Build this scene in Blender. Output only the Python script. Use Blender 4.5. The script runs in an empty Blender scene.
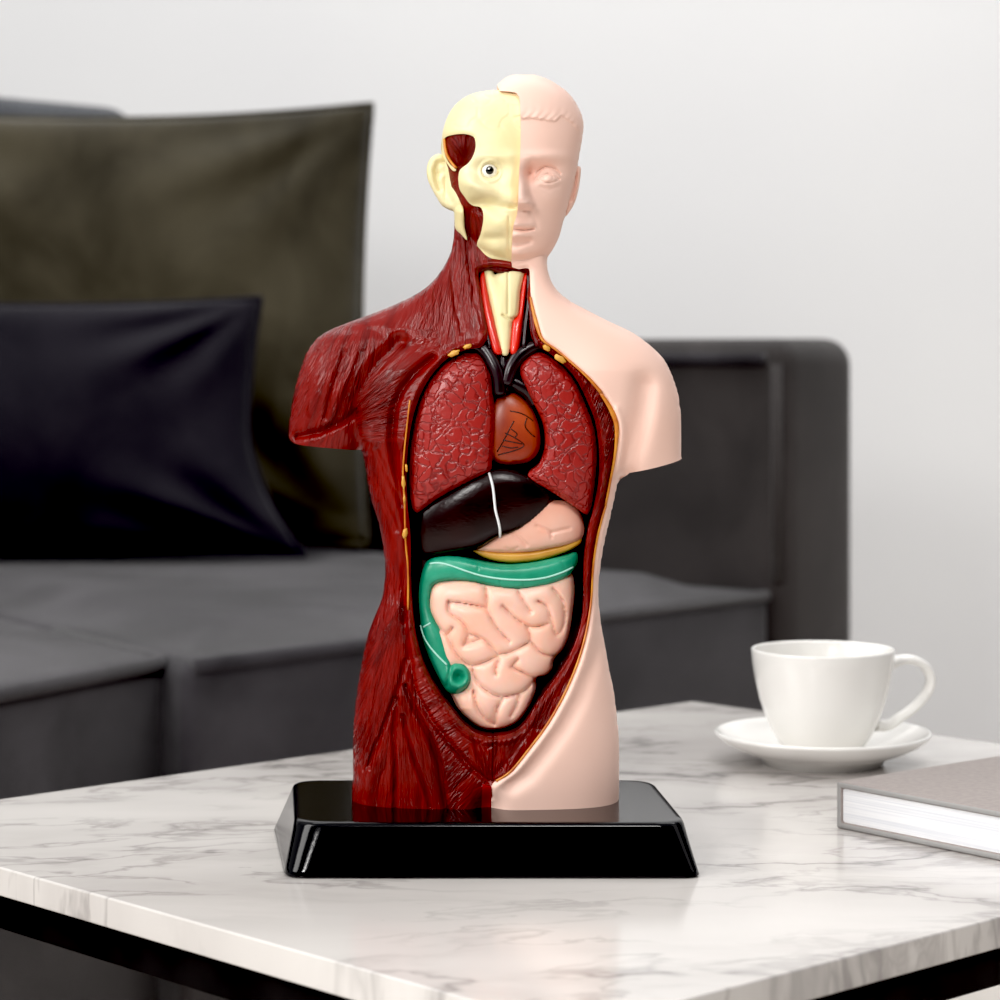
import bpy, bmesh, math, random
import numpy as np
from mathutils import Vector, Matrix
from mathutils.geometry import delaunay_2d_cdt

random.seed(3); np.random.seed(3)
SC = bpy.context.scene
COL = SC.collection
FP = 2485.0            # focal length in photo pixels
HZ = 350.0             # horizon row
CAMZ = 0.715           # camera height
TABZ = 0.45            # table top height

# ------------------------------------------------------------------ basic helpers
def unp(px, py, z):
    Y = (CAMZ - z) * FP / (py - HZ)
    return Vector(((px - 500) * Y / FP, Y, z))
def at_depth(px, py, Y):
    return Vector(((px - 500) * Y / FP, Y, CAMZ - (py - HZ) * Y / FP))

def link(name, mesh, mat=None, parent=None):
    o = bpy.data.objects.new(name, mesh)
    COL.objects.link(o)
    if mat is not None:
        mesh.materials.clear(); mesh.materials.append(mat)
    if parent is not None:
        o.parent = parent
    return o
def from_bm(name, bm, mat=None, parent=None, smooth=False):
    me = bpy.data.meshes.new(name)
    bmesh.ops.recalc_face_normals(bm, faces=bm.faces)
    bm.to_mesh(me); bm.free()
    if smooth:
        for p in me.polygons: p.use_smooth = True
    return link(name, me, mat, parent)
def tag(o, label, cat, group=None):
    o['label'] = label; o['category'] = cat
    if group: o['group'] = group
    return o
def thing(name, label, cat, loc, group=None):
    o = bpy.data.objects.new(name, None)
    COL.objects.link(o); o.location = loc; o.empty_display_size = .05
    return tag(o, label, cat, group)
def struct(o):
    o['kind'] = 'structure'; return o
def weighted(o, ang=40):
    m = o.modifiers.new('wn', 'WEIGHTED_NORMAL'); m.keep_sharp = True
    return o
def bevel(o, w, seg=3, ang=30):
    m = o.modifiers.new('bevel', 'BEVEL'); m.width = w; m.segments = seg
    m.limit_method = 'ANGLE'; m.angle_limit = math.radians(ang)
    for p in o.data.polygons: p.use_smooth = True
    return weighted(o)

# ------------------------------------------------------------------ materials
def new_mat(name, base=(.8, .8, .8), rough=.5, metal=0.0, coat=0.0, sheen=0.0, sss=0.0, spec=.5):
    m = bpy.data.materials.new(name); m.use_nodes = True
    b = m.node_tree.nodes['Principled BSDF']
    b.inputs['Base Color'].default_value = (*base, 1)
    b.inputs['Roughness'].default_value = rough
    b.inputs['Metallic'].default_value = metal
    b.inputs['Coat Weight'].default_value = coat
    b.inputs['Sheen Weight'].default_value = sheen
    b.inputs['Specular IOR Level'].default_value = spec
    if sss:
        b.inputs['Subsurface Weight'].default_value = sss
        b.inputs['Subsurface Radius'].default_value = (.0012, .0006, .0004)
        b.inputs['Subsurface Scale'].default_value = 1.0
    return m
class NT:
    def __init__(s, m): s.m = m; s.t = m.node_tree; s.b = s.t.nodes['Principled BSDF']
    def n(s, kind, **kw):
        nd = s.t.nodes.new(kind)
        for k, v in kw.items():
            if k in nd.inputs: nd.inputs[k].default_value = v
            else: setattr(nd, k, v)
        return nd
    def l(s, a, b): s.t.links.new(a, b)
    def noise(s, vec, scale, detail=4, rough=.5, dist=0):
        nd = s.n('ShaderNodeTexNoise'); nd.inputs['Scale'].default_value = scale
        nd.inputs['Detail'].default_value = detail; nd.inputs['Roughness'].default_value = rough
        nd.inputs['Distortion'].default_value = dist
        if vec is not None: s.l(vec, nd.inputs['Vector'])
        return nd.outputs['Fac']
    def ramp(s, fac, stops):
        r = s.n('ShaderNodeValToRGB'); e = r.color_ramp.elements
        e[0].position = stops[0][0]; e[0].color = (*stops[0][1], 1)
        e[1].position = stops[-1][0]; e[1].color = (*stops[-1][1], 1)
        for p, c in stops[1:-1]:
            x = e.new(p); x.color = (*c, 1)
        s.l(fac, r.inputs['Fac']); return r.outputs['Color']
    def bump(s, h, strength, dist, normal=None):
        b = s.n('ShaderNodeBump'); b.inputs['Strength'].default_value = strength
        b.inputs['Distance'].default_value = dist
        s.l(h, b.inputs['Height'])
        if normal is not None: s.l(normal, b.inputs['Normal'])
        return b.outputs['Normal']
    def coord(s, kind='Object'):
        return s.n('ShaderNodeTexCoord').outputs[kind]
    def mapping(s, vec, scale=(1, 1, 1), rot=(0, 0, 0)):
        m = s.n('ShaderNodeMapping'); m.inputs['Scale'].default_value = scale
        m.inputs['Rotation'].default_value = rot
        s.l(vec, m.inputs['Vector']); return m.outputs['Vector']
    def math(s, op, a, b=None, c=None):
        m = s.n('ShaderNodeMath'); m.operation = op
        for i, x in enumerate((a, b, c)):
            if x is None: continue
            if isinstance(x, (int, float)): m.inputs[i].default_value = x
            else: s.l(x, m.inputs[i])
        return m.outputs[0]
    def mix(s, fac, a, b, mode='MIX'):
        m = s.n('ShaderNodeMix'); m.data_type = 'RGBA'; m.blend_type = mode
        for i, x in ((0, fac), (6, a), (7, b)):
            if isinstance(x, (int, float)): m.inputs[i].default_value = x
            elif isinstance(x, tuple): m.inputs[i].default_value = (*x, 1)
            else: s.l(x, m.inputs[i])
        return m.outputs[2]

def mottled(name, c1, c2, scale, rough, bump=0, bscale=None, **kw):
    m = new_mat(name, c1, rough, **kw); t = NT(m); co = t.coord()
    f = t.noise(co, scale, 4)
    t.l(t.ramp(f, [(.35, c1), (.65, c2)]), t.b.inputs['Base Color'])
    if bump:
        t.l(t.bump(t.noise(co, bscale or scale * 4, 3), bump, .001), t.b.inputs['Normal'])
    return m

def mat_muscle(name, bright, dark, gloss=.24):
    m = new_mat(name, bright, gloss, spec=.29, coat=.0); t = NT(m)
    t.b.inputs['Coat Roughness'].default_value = .2
    uv = t.n('ShaderNodeUVMap').outputs['UV']
    a = t.noise(t.mapping(uv, (27.0, .8, 1)), 1, 2, .6, .25)
    b = t.noise(t.mapping(uv, (13.0, .8, 1)), 1, 2, .5, .3)
    ca = t.math('ABSOLUTE', t.math('SUBTRACT', a, .5))
    cb_ = t.math('ABSOLUTE', t.math('SUBTRACT', b, .5))
    h = t.math('ADD', t.math('MULTIPLY', t.math('MINIMUM', ca, .16), 1.6), t.math('MULTIPLY', t.math('MINIMUM', cb_, .14), 2.6))
    oc = t.coord()
    at = t.n('ShaderNodeAttribute'); at.attribute_name = 'fibre'
    msk = t.ramp(t.noise(oc, 30, 2), [(.36, (.45, .45, .45)), (.56, (1, 1, 1))])
    h = t.math('MULTIPLY', h, t.math('MULTIPLY', msk, at.outputs['Fac']))
    n = t.bump(h, 1.0, .0030)
    t.l(n, t.b.inputs['Normal'])
    f = t.math('ADD', t.math('MULTIPLY', b, .7), t.math('MULTIPLY', t.noise(oc, 20, 3), .5))
    t.l(t.ramp(f, [(.40, dark), (.66, bright)]), t.b.inputs['Base Color'])
    return m
def mat_lung():
    m = new_mat('lung_red_plastic', (.36, .045, .035), .3); t = NT(m)
    oc = t.coord()
    wob = t.n('ShaderNodeTexNoise'); wob.inputs['Scale'].default_value = 90; t.l(oc, wob.inputs['Vector'])
    vm = t.n('ShaderNodeVectorMath'); vm.operation = 'MULTIPLY_ADD'
    t.l(wob.outputs['Color'], vm.inputs[0]); vm.inputs[1].default_value = (.016, .016, .016); t.l(oc, vm.inputs[2])
    v = t.n('ShaderNodeTexVoronoi'); v.feature = 'DISTANCE_TO_EDGE'; v.inputs['Scale'].default_value = 165
    t.l(vm.outputs[0], v.inputs['Vector'])
    e = t.math('MINIMUM', v.outputs['Distance'], .13)
    h = t.math('ADD', t.math('MULTIPLY', e, 5.0), t.math('MULTIPLY', t.noise(oc, 180, 3), .5))
    t.l(t.bump(h, .55, .0011), t.b.inputs['Normal'])
    f = t.math('ADD', t.math('MULTIPLY', e, 1.6), t.math('MULTIPLY', t.noise(oc, 30, 3), .6))
    t.l(t.ramp(f, [(.2, (.15, .007, .007)), (.5, (.34, .026, .022))]), t.b.inputs['Base Color'])
    return m

M = {}
M['muscle'] = mat_muscle('muscle_red_plastic', (.205, .0120, .0090), (.085, .0050, .0040))
M['deep'] = mat_muscle('deep_muscle_plastic', (.11, .008, .009), (.04, .003, .004))
M['lung'] = mat_lung()
M['cavity'] = mottled('cavity_black_red', (.012, .003, .004), (.03, .005, .006), 60, .45)
M['skin'] = new_mat('skin_pink_plastic', (.90, .64, .54), .48, sss=.0, spec=.35)
def _skin():
    t = NT(M['skin']); oc = t.coord()
    t.l(t.ramp(t.noise(oc, 14, 2), [(.3, (.91, .605, .50)), (.7, (.94, .65, .55))]), t.b.inputs['Base Color'])
_skin()
M['bone'] = mottled('bone_cream_plastic', (.81, .70, .37), (.85, .76, .47), 30, .4, .12, 150)
M['brain'] = M['bone']
M['liver'] = mottled('liver_maroon_plastic', (.006, .0015, .0015), (.016, .004, .004), 40, .26, .12, 500, spec=.4)
M['white'] = new_mat('white_paint', (.85, .87, .88), .4)
M['stomach'] = mottled('stomach_pink_plastic', (.88, .42, .29), (.90, .54, .43), 35, .36, sss=.15)
M['gut'] = mottled('intestine_pink_plastic', (.90, .50, .37), (.92, .60, .49), 40, .34, sss=.35)
M['gut'].node_tree.nodes['Principled BSDF'].inputs['Subsurface Radius'].default_value = (.0035, .001, .0005)
M['yellow'] = mottled('yellow_plastic', (.75, .43, .08), (.62, .3, .05), 60, .35)
M['fat'] = mottled('fat_orange_plastic', (.70, .30, .04), (.5, .13, .02), 120, .35)
M['green'] = mottled('colon_green_plastic', (.008, .24, .13), (.035, .36, .22), 60, .34, .1, 300)
M['mint'] = new_mat('mint_paint', (.42, .78, .66), .4)
M['heart'] = mottled('heart_orange_plastic', (.30, .035, .012), (.44, .075, .022), 50, .34)
M['ink'] = new_mat('black_ink', (.012, .006, .006), .4)
M['vessel'] = mottled('vessel_purple_plastic', (.008, .003, .005), (.022, .009, .012), 80, .28, spec=.5)
M['artery'] = new_mat('artery_red_plastic', (.70, .022, .01), .3, coat=.3)
M['redstrip'] = new_mat('red_strip_plastic', (.42, .01, .012), .35)
M['eye'] = new_mat('eye_white_plastic', (.95, .94, .9), .2)
M['pupil'] = new_mat('pupil_black_plastic', (.006, .006, .006), .12, coat=.6)
M['base'] = new_mat('black_gloss_plastic', (.0025, .0025, .003), .12, spec=.3)
def _base():
    t = NT(M['base'])
    t.l(t.bump(t.noise(t.coord(), 700, 2), .05, .0003), t.b.inputs['Normal'])
_base()

def mat_marble():
    m = new_mat('marble', (.8, .78, .75), .16, spec=.5); t = NT(m); oc = t.coord()
    # veins run along the world X direction: stretch, then fold noise into thin ridges
    q = t.mapping(oc, (2.0, 4.6, 1.0), (0, 0, math.radians(-10)))
    wob = t.n('ShaderNodeTexNoise'); wob.inputs['Scale'].default_value = 1.6; wob.inputs['Detail'].default_value = 6
    t.l(q, wob.inputs['Vector'])
    vm = t.n('ShaderNodeVectorMath'); vm.operation = 'MULTIPLY_ADD'
    t.l(wob.outputs['Color'], vm.inputs[0]); vm.inputs[1].default_value = (.8, .8, .8); t.l(q, vm.inputs[2])
    def ridge(scale, width, det=5):
        f = t.noise(vm.outputs[0], scale, det, .55)
        d = t.math('ABSOLUTE', t.math('SUBTRACT', f, .5))
        mr = t.n('ShaderNodeMapRange'); mr.inputs['From Min'].default_value = 0; mr.inputs['From Max'].default_value = width
        mr.inputs['To Min'].default_value = 1; mr.inputs['To Max'].default_value = 0
        t.l(d, mr.inputs['Value']); return mr.outputs[0]
    mask = t.ramp(t.noise(q, 1.5, 3), [(.38, (0, 0, 0)), (.56, (1, 1, 1))])
    v = t.math('MULTIPLY', t.math('POWER', ridge(1.5, .022), 1.4), mask)
    mask2 = t.ramp(t.noise(q, 2.3, 2), [(.42, (0, 0, 0)), (.58, (1, 1, 1))])
    v2 = t.math('MULTIPLY', t.math('MULTIPLY', ridge(3.6, .03), mask2), .6)
    soft = t.math('MULTIPLY', t.math('MULTIPLY', ridge(1.5, .12), mask), .5)
    cloud = t.ramp(t.noise(q, 1.1, 4), [(.3, (.76, .73, .70)), (.68, (.57, .54, .52))])
    c = t.mix(soft, cloud, (.43, .40, .385))
    c = t.mix(t.math('MULTIPLY', v2, .95), c, (.30, .275, .265))
    c = t.mix(t.math('MULTIPLY', v, .72), c, (.15, .135, .135))
    t.l(c, t.b.inputs['Base Color'])
    return m
M['marble'] = mat_marble()
M['black_metal'] = mottled('black_metal', (.003, .003, .003), (.006, .0055, .0055), 40, .55, spec=.2)
def fabric(name, c1, c2, scale=9, sheen=.35):
    m = new_mat(name, c1, .85, sheen=sheen, spec=.2); t = NT(m); oc = t.coord()
    f = t.noise(oc, scale, 4, .55, .5)
    t.l(t.ramp(f, [(.3, c1), (.7, c2)]), t.b.inputs['Base Color'])
    h = t.math('ADD', t.math('MULTIPLY', t.noise(oc, 900, 2), .3), t.noise(oc, 7, 3, .5, .6))
    t.l(t.bump(h, .35, .012), t.b.inputs['Normal'])
    return m
M['sofa'] = fabric('charcoal_velvet', (.020, .0185, .0205), (.060, .056, .062), 6, .2)
M['sofa_warm'] = fabric('charcoal_velvet_warm_lit', (.031, .028, .027), (.053, .047, .0455), 7, .2)  # same velvet, with the warm light on front faces put into its colour
M['olive'] = fabric('olive_velvet', (.024, .020, .011), (.072, .062, .040), 7, .25)
M['navy'] = fabric('navy_velvet', (.010, .009, .0125), (.020, .018, .023), 8, .12)
M['slate'] = fabric('slate_velvet', (.03, .033, .042), (.055, .06, .07))
M['china'] = new_mat('white_porcelain', (.86, .845, .815), .18, coat=.3)
M['cover'] = mottled('taupe_cloth_cover', (.285, .245, .23), (.33, .285, .265), 300, .55)
M['cover_edge'] = new_mat('grey_board', (.33, .325, .32), .6)
def mat_pages():
    m = new_mat('paper_block', (.85, .86, .88), .7); t = NT(m); oc = t.coord()
    f = t.noise(t.mapping(oc, (6, 6, 900)), 1, 2)
    t.l(t.ramp(f, [(.35, (.74, .76, .80)), (.55, (.88, .89, .91))]), t.b.inputs['Base Color'])
    return m
M['pages'] = mat_pages()
M['wall'] = mottled('white_wall_paint', (.80, .80, .81), (.82, .82, .825), 2, .8, .05, 60)
M['floor'] = mottled('pale_floor', (.60, .55, .50), (.66, .61, .56), 4, .4)

# ------------------------------------------------------------------ camera and light
cam = bpy.data.cameras.new('camera'); camo = bpy.data.objects.new('camera', cam); COL.objects.link(camo)
camo.location = (0, 0, CAMZ); camo.rotation_euler = (math.radians(90), 0, 0)
cam.sensor_width = 36; cam.lens = FP / 1000 * 36; cam.shift_y = -0.15
cam.dof.use_dof = True; cam.dof.focus_distance = 1.285; cam.dof.aperture_fstop = 10.5
cam.clip_start = .05
SC.camera = camo
def area(name, loc, target, size, energy, color=(1, 1, 1), size_y=None):
    l = bpy.data.lights.new(name, 'AREA'); l.energy = energy; l.color = color
    l.shape = 'RECTANGLE'; l.size = size; l.size_y = size_y or size
    o = bpy.data.objects.new(name, l); COL.objects.link(o); o.location = loc
    o.rotation_euler = (Vector(target) - Vector(loc)).to_track_quat('-Z', 'Y').to_euler()
    return o
area('window_light', (-1.9, .45, 1.9), (0, 1.5, .6), 1.0, 40, (1, .985, .96), 1.7)
area('added_front_light', (-.95, -.9, 1.55), (0, 1.4, .6), .26, 22, (1, .985, .965), .42)  # added front lamp: brightens the skin, gives highlights on muscle and liver
area('right_light', (2.3, .9, 1.9), (0.1, 1.6, .6), 1.0, 4, (1, .97, .93), 1.6)
area('room_fill', (.35, -1.5, 3.15), (.1, 1.4, .6), .9, 42, (1, .975, .95), .5)
area('wall_fill_light', (.4, 2.6, 3.0), (.4, 3.6, .6), 2.6, 50, (1, 1, 1), 1.6)  # added lamp aimed at the back wall to brighten it
w = bpy.data.worlds.new('world'); SC.world = w; w.use_nodes = True
def _world():
    nt = w.node_tree; bg = nt.nodes['Background']
    tc_ = nt.nodes.new('ShaderNodeTexCoord'); sx = nt.nodes.new('ShaderNodeSeparateXYZ')
    nt.links.new(tc_.outputs['Generated'], sx.inputs[0])
    def ramp(sock, stops):
        mr = nt.nodes.new('ShaderNodeMapRange'); mr.inputs['From Min'].default_value = -1; nt.links.new(sock, mr.inputs['Value'])
        r = nt.nodes.new('ShaderNodeValToRGB'); e = r.color_ramp.elements
        e[0].position, e[0].color = stops[0][0], (*[stops[0][1]] * 3, 1); e[1].position, e[1].color = stops[-1][0], (*[stops[-1][1]] * 3, 1)
        for p, c in stops[1:-1]:
            x = e.new(p); x.color = (c, c, c, 1)
        nt.links.new(mr.outputs[0], r.inputs[0]); return r.outputs[0]
    z = ramp(sx.outputs['Z'], [(0, .05), (.74, .05), (.88, .7), (1, 1.0)])
    x = ramp(sx.outputs['X'], [(0, .6), (.2, .25), (.38, .0), (.85, .02), (1, .3)])
    m = nt.nodes.new('ShaderNodeMix'); m.data_type = 'RGBA'; m.blend_type = 'ADD'; m.inputs[0].default_value = 1
    nt.links.new(z, m.inputs[6]); nt.links.new(x, m.inputs[7])
    nt.links.new(m.outputs[2], bg.inputs[0]); bg.inputs[1].default_value = .75
_world()
SC.view_settings.view_transform = 'Standard'
SC.view_settings.look = 'None'
SC.view_settings.exposure = 0
SC.view_settings.use_curve_mapping = True
cmap = SC.view_settings.curve_mapping
cmap.black_level = (.017, .017, .016)
cmap.update()

# ------------------------------------------------------------------ room
def slab(name, x0, x1, y0, y1, z0, z1, mat):
    bm = bmesh.new(); bmesh.ops.create_cube(bm, size=1)
    for v in bm.verts:
        v.co = Vector((x0 + (v.co.x + .5) * (x1 - x0), y0 + (v.co.y + .5) * (y1 - y0), z0 + (v.co.z + .5) * (z1 - z0)))
    return struct(from_bm(name, bm, mat))
slab('wall_back', -4.5, 4.5, 4.0, 4.1, 0, 3.2, M['wall'])
slab('floor', -4.5, 4.5, -1.5, 4.0, -.05, 0, M['floor'])

# ------------------------------------------------------------------ coffee table
N_, L_, F_, R_ = Vector((.0285, .971, 0)), Vector((-.3715, 1.3955, 0)), Vector((.145, 1.876, 0)), Vector((.545, 1.4515, 0))
tc = (N_ + F_) / 2
table = thing('coffee_table', 'square-edged coffee table with white veined marble top and black metal frame', 'coffee table', (tc.x, tc.y, 0))
def prism(bm, pts, z0, z1):
    a = [bm.verts.new((p[0], p[1], z0)) for p in pts]; b = [bm.verts.new((p[0], p[1], z1)) for p in pts]
    n = len(pts)
    bm.faces.new(a); bm.faces.new(b)
    for i in range(n): bm.faces.new((a[i], a[(i + 1) % n], b[(i + 1) % n], b[i]))
corners = [N_, R_, F_, L_]
bm = bmesh.new(); prism(bm, [(p - tc) for p in corners], TABZ - .0150, TABZ)
top = from_bm('marble_top', bm, M['marble'], table); bevel(top, .0012, 2)
ins = [(p - tc) * (1 - .018) for p in corners]
def beam(bm, a, b, wd, z0, z1):
    d = (b - a).normalized(); n = Vector((-d.y, d.x, 0)) * wd
    prism(bm, [a, b, b + n, a + n], z0, z1)
for i in range(4):
    a, b = ins[i], ins[(i + 1) % 4]
    bm = bmesh.new(); beam(bm, a, b, .018, TABZ - .0345, TABZ - .0152)
    bevel(from_bm('frame_rail', bm, M['black_metal'], table), .001, 2)
for p in ins:
    q = p * (1 - .03)
    bm = bmesh.new(); s = .011
    ax = (ins[1] - ins[0]).normalized() * s; ay = Vector((-ax.y, ax.x, 0))
    prism(bm, [q - ax - ay, q + ax - ay, q + ax + ay, q - ax + ay], 0, TABZ - .0345)
    bevel(from_bm('leg', bm, M['black_metal'], table), .001, 2)

# ------------------------------------------------------------------ sofa
TH = math.radians(48)
E1 = Vector((math.cos(TH), math.sin(TH), 0)); E2 = Vector((-math.sin(TH), math.cos(TH), 0))
P0 = unp(775, 590, .45); P0.z = 0
sofa = thing('corner_sofa', 'charcoal grey velvet corner sofa behind the coffee table', 'sofa', (P0.x, P0.y, 0))
def soft_block(name, poly, z0, z1, rad, mat, parent=sofa, seg=4, puff=0.0, ox=P0):
    """upholstered block over a plan polygon, rounded edges; top puffs up a little"""
    bm = bmesh.new(); pts = [Vector((p[0] - ox.x, p[1] - ox.y, 0)) for p in poly]
    prism(bm, pts, z0, z1)
    bmesh.ops.recalc_face_normals(bm, faces=bm.faces)
    bmesh.ops.bevel(bm, geom=list(bm.edges), offset=rad, segments=seg, profile=.5, affect='EDGES')
    tops = [f for f in bm.faces if f.normal.z > .99 and f.calc_area() > .02]
    if puff and tops:
        r = bmesh.ops.inset_region(bm, faces=tops, thickness=.05)
        r2 = bmesh.ops.inset_region(bm, faces=tops, thickness=.07)
        for f in tops:
            for v in f.verts: v.co.z += puff
    return from_bm(name, bm, mat, parent, True)
def st(s, t):            # sofa plan coordinates -> world
    return P0 - E1 * s + E2 * t
SD = 1.08                 # seat depth
seamC = unp(187, 662, .45); seamC.z = 0
lcC = unp(167, 655, .45); lcC.z = 0
seam_d = unp(0, 614, .45) - unp(167, 655, .45); seam_d.z = 0; seam_d.normalize()
lcF = unp(-60, 698, .45); lcF.z = 0
def isect_t(p, d, tval):
    n = E2; t0 = (p - P0).dot(n); return p + d * ((tval - t0) / d.dot(n))
sback = isect_t(seamC, seam_d, SD)
lback = isect_t(lcC, seam_d, SD)
# cushions
soft_block('seat_cushion', [st(.004, .0), st(.004, SD), sback, seamC], .27, .45, .018, M['sofa'], puff=.02)
ldir = (lcF - lcC).normalized()
l_end = lcC + ldir * 1.1
soft_block('seat_cushion', [lcC, lback, lback + ldir * 1.1, l_end], .27, .45, .018, M['sofa'], puff=.012)
# piping along the front edges
def tube_mesh(bm, pts, r, seg=8, caps=True):
    pts = [Vector(p) for p in pts]; n = len(pts); rings = []
    rr = r if hasattr(r, '__len__') else [r] * n
    up = None
    for i, p in enumerate(pts):
        d = (pts[min(i + 1, n - 1)] - pts[max(i - 1, 0)]).normalized()
        if up is None:
            up = Vector((0, 0, 1)) if abs(d.z) < .9 else Vector((0, 1, 0))
        a = d.cross(up).normalized(); b = a.cross(d).normalized(); up = b
        rings.append([bm.verts.new(p + (a * math.cos(2 * math.pi * k / seg) + b * math.sin(2 * math.pi * k / seg)) * rr[i]) for k in range(seg)])
    for i in range(n - 1):
        for k in range(seg):
            bm.faces.new((rings[i][k], rings[i][(k + 1) % seg], rings[i + 1][(k + 1) % seg], rings[i + 1][k]))
    if caps:
        bm.faces.new(rings[0]); bm.faces.new(rings[-1])
def tube(name, pts, r, mat, parent=None, seg=8):
    bm = bmesh.new(); tube_mesh(bm, pts, r, seg); return from_bm(name, bm, mat, parent, True)
def rel(p, z): return (p.x - P0.x, p.y - P0.y, z)
zz = .444
tube('piping', [rel(st(.012, .004), zz), rel(seamC + E1 * .012 + E2 * .004, zz)], .007, M['sofa'], sofa)
tube('piping', [rel(lcC + seam_d * .25, zz), rel(lcC + seam_d * .012 , zz), rel(lcC + ldir * .012, zz), rel(l_end, zz)], .007, M['sofa'], sofa)
# plinth / front frame below the cushions
soft_block('seat_base', [st(.004, .004), st(.004, SD + .02), isect_t(seamC, seam_d, SD + .02), seamC + E2 * .004], .05, .268, .012, M['sofa_warm'])
soft_block('seat_base', [lcC + E2 * .004, isect_t(lcC, seam_d, SD + .02), isect_t(lcC, seam_d, SD + .02) + ldir * 1.1, l_end + E2 * .004], .05, .268, .012, M['sofa_warm'])
# arm at the right end, backrest, back cushions
AW = .15
soft_block('armrest', [st(-AW, -.012), st(-AW, SD + .2), st(0, SD + .2), st(0, -.012)], .05, .728, .03, M['sofa_warm'], seg=5)
soft_block('backrest', [st(.002, SD + .02), st(.002, SD + .2), st(2.3, SD + .2), st(2.3, SD + .02)], .05, .725, .03, M['sofa'], seg=5)
soft_block('back_cushion', [st(.02, SD - .04), st(.02, SD + .14), st(1.1, SD + .14), st(1.1, SD - .04)], .45, 1.05, .045, M['slate'], seg=5)
# padded inner panel of the arm with a welt
tube('piping', [rel(st(-.003, .0), .70), rel(st(-.003, .0), .46)], .006, M['sofa_warm'], sofa)
tube('piping', [rel(st(.004, .012), .705), rel(st(.004, SD), .705)], .007, M['sofa'], sofa)
for s, t in ((-.1, .06), (-.1, SD), (1.1, .06), (1.1, SD)):
    bm = bmesh.new(); p = st(s, t) - P0
    bmesh.ops.create_cone(bm, segments=16, radius1=.02, radius2=.025, depth=.05, cap_ends=True, matrix=Matrix.Translation((p.x, p.y, .025)))
    from_bm('foot', bm, M['black_metal'], sofa)

def pillow(name, mat, centre, w_, h_, th, yaw, lean, corner=(.0, .0, .0, .0), label='', seedv=0, group=None, waist=.055):
    """scatter cushion: w_ x h_ face, thickness th; seam piping round the rim. corner = outward pull per corner bl, br, tr, tl"""
    n = 56; rs = np.random.RandomState(seedv)
    ph = rs.rand(8) * 6.28
    bm = bmesh.new(); grid = {}
    for side in (1, -1):
        for i in range(n + 1):
            for j in range(n + 1):
                a = -1 + 2 * i / n; b = -1 + 2 * j / n
                edge = i in (0, n) or j in (0, n)
                if side == -1 and edge: grid[(side, i, j)] = grid[(1, i, j)]; continue
                bulge = ((1 - abs(a) ** 2.6) * (1 - abs(b) ** 2.6)) ** .55
                sx = a * (1 - waist * (1 - b * b)); sz = b * (1 - (waist + .005) * (1 - a * a))
                x = sx * w_ / 2; z = sz * h_ / 2
                for (ca, cb, cv) in ((-1, -1, corner[0]), (1, -1, corner[1]), (1, 1, corner[2]), (-1, 1, corner[3])):
                    k = max(0, 1 - math.hypot(a - ca, b - cb) / 1.1) ** 2
                    x += ca * cv * k * (.45 if cb > 0 else 1.5); z += cb * cv * k * (1 if cb > 0 else .0)
                r = math.hypot(a, b)
                wr = 0
                for q, (ca, cb) in enumerate(((-1, -1), (1, -1), (1, 1), (-1, 1))):
                    ang = math.atan2(b - cb, a - ca); dd = math.hypot(a - ca, b - cb)
                    wr += .011 * math.sin(ang * 11 + ph[q]) * math.exp(-((dd - .45) / .35) ** 2)
                wr += .005 * math.sin(3.1 * a + 2.3 * b + ph[5]) + .004 * math.sin(-4.3 * a + 3.7 * b + ph[6])
                y = -side * (th / 2 * bulge) - (wr * bulge if side == 1 else 0)
                grid[(side, i, j)] = bm.verts.new((x, y, z))
    for side in (1, -1):
        for i in range(n):
            for j in range(n):
                f = [grid[(side, i, j)], grid[(side, i + 1, j)], grid[(side, i + 1, j + 1)], grid[(side, i, j + 1)]]
                bm.faces.new(f if side == 1 else f[::-1])
    rim = [grid[(1, i, 0)].co.copy() for i in range(n)] + [grid[(1, n, j)].co.copy() for j in range(n)] + \
          [grid[(1, i, n)].co.copy() for i in range(n, 0, -1)] + [grid[(1, 0, j)].co.copy() for j in range(n, -1, -1)]
    rt = thing(name, label, 'cushion', centre, group)
    rt.rotation_euler = (lean, 0, yaw)
    from_bm('cushion_body', bm, mat, rt, True)
    tube('piping', rim, .0035, mat, rt, 6)
    return rt
pillow('scatter_cushion', M['olive'], (-.480, 3.00, .742), .64, .525, .11, math.radians(2), math.radians(-5),
       (0, .0, .012, .0), 'large olive green velvet scatter cushion leaning on the sofa back', 1, waist=.025)
pillow('scatter_cushion', M['navy'], (-.525, 2.85, .627), .50, .297, .10, math.radians(2), math.radians(-4),
       (0, .036, .0, .0), 'smaller black-navy velvet scatter cushion in front of the olive one', 2)

# ------------------------------------------------------------------ cup, saucer, book
def lathe(bm, prof, seg=64, c=(0, 0, 0)):
    rings = []
    for r, z in prof:
        if r < 1e-6: rings.append([bm.verts.new((c[0], c[1], c[2] + z))] * seg)
        else: rings.append([bm.verts.new((c[0] + r * math.cos(2 * math.pi * k / seg), c[1] + r * math.sin(2 * math.pi * k / seg), c[2] + z)) for k in range(seg)])
    for a, b in zip(rings[:-1], rings[1:]):
        for k in range(seg):
            f = []
            for v in (a[k], a[(k + 1) % seg], b[(k + 1) % seg], b[k]):
                if v not in f: f.append(v)
            if len(f) >= 3: bm.faces.new(f)
SX, SY = .2070, 1.594
saucer = None
bm = bmesh.new()
lathe(bm, [(0, .004), (.034, .004), (.035, 0), (.038, 0), (.040, .004), (.052, .0085), (.063, .0135), (.0685, .0185), (.0693, .0197), (.0688, .0207), (.0675, .0207),
           (.062, .0172), (.052, .0125), (.040, .0088), (.034, .0075), (.0335, .0068), (.030, .0065), (0, .0065)], 96)
saucer = from_bm('saucer', bm, M['china'], None, True); saucer.location = (SX, SY, TABZ)
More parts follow.
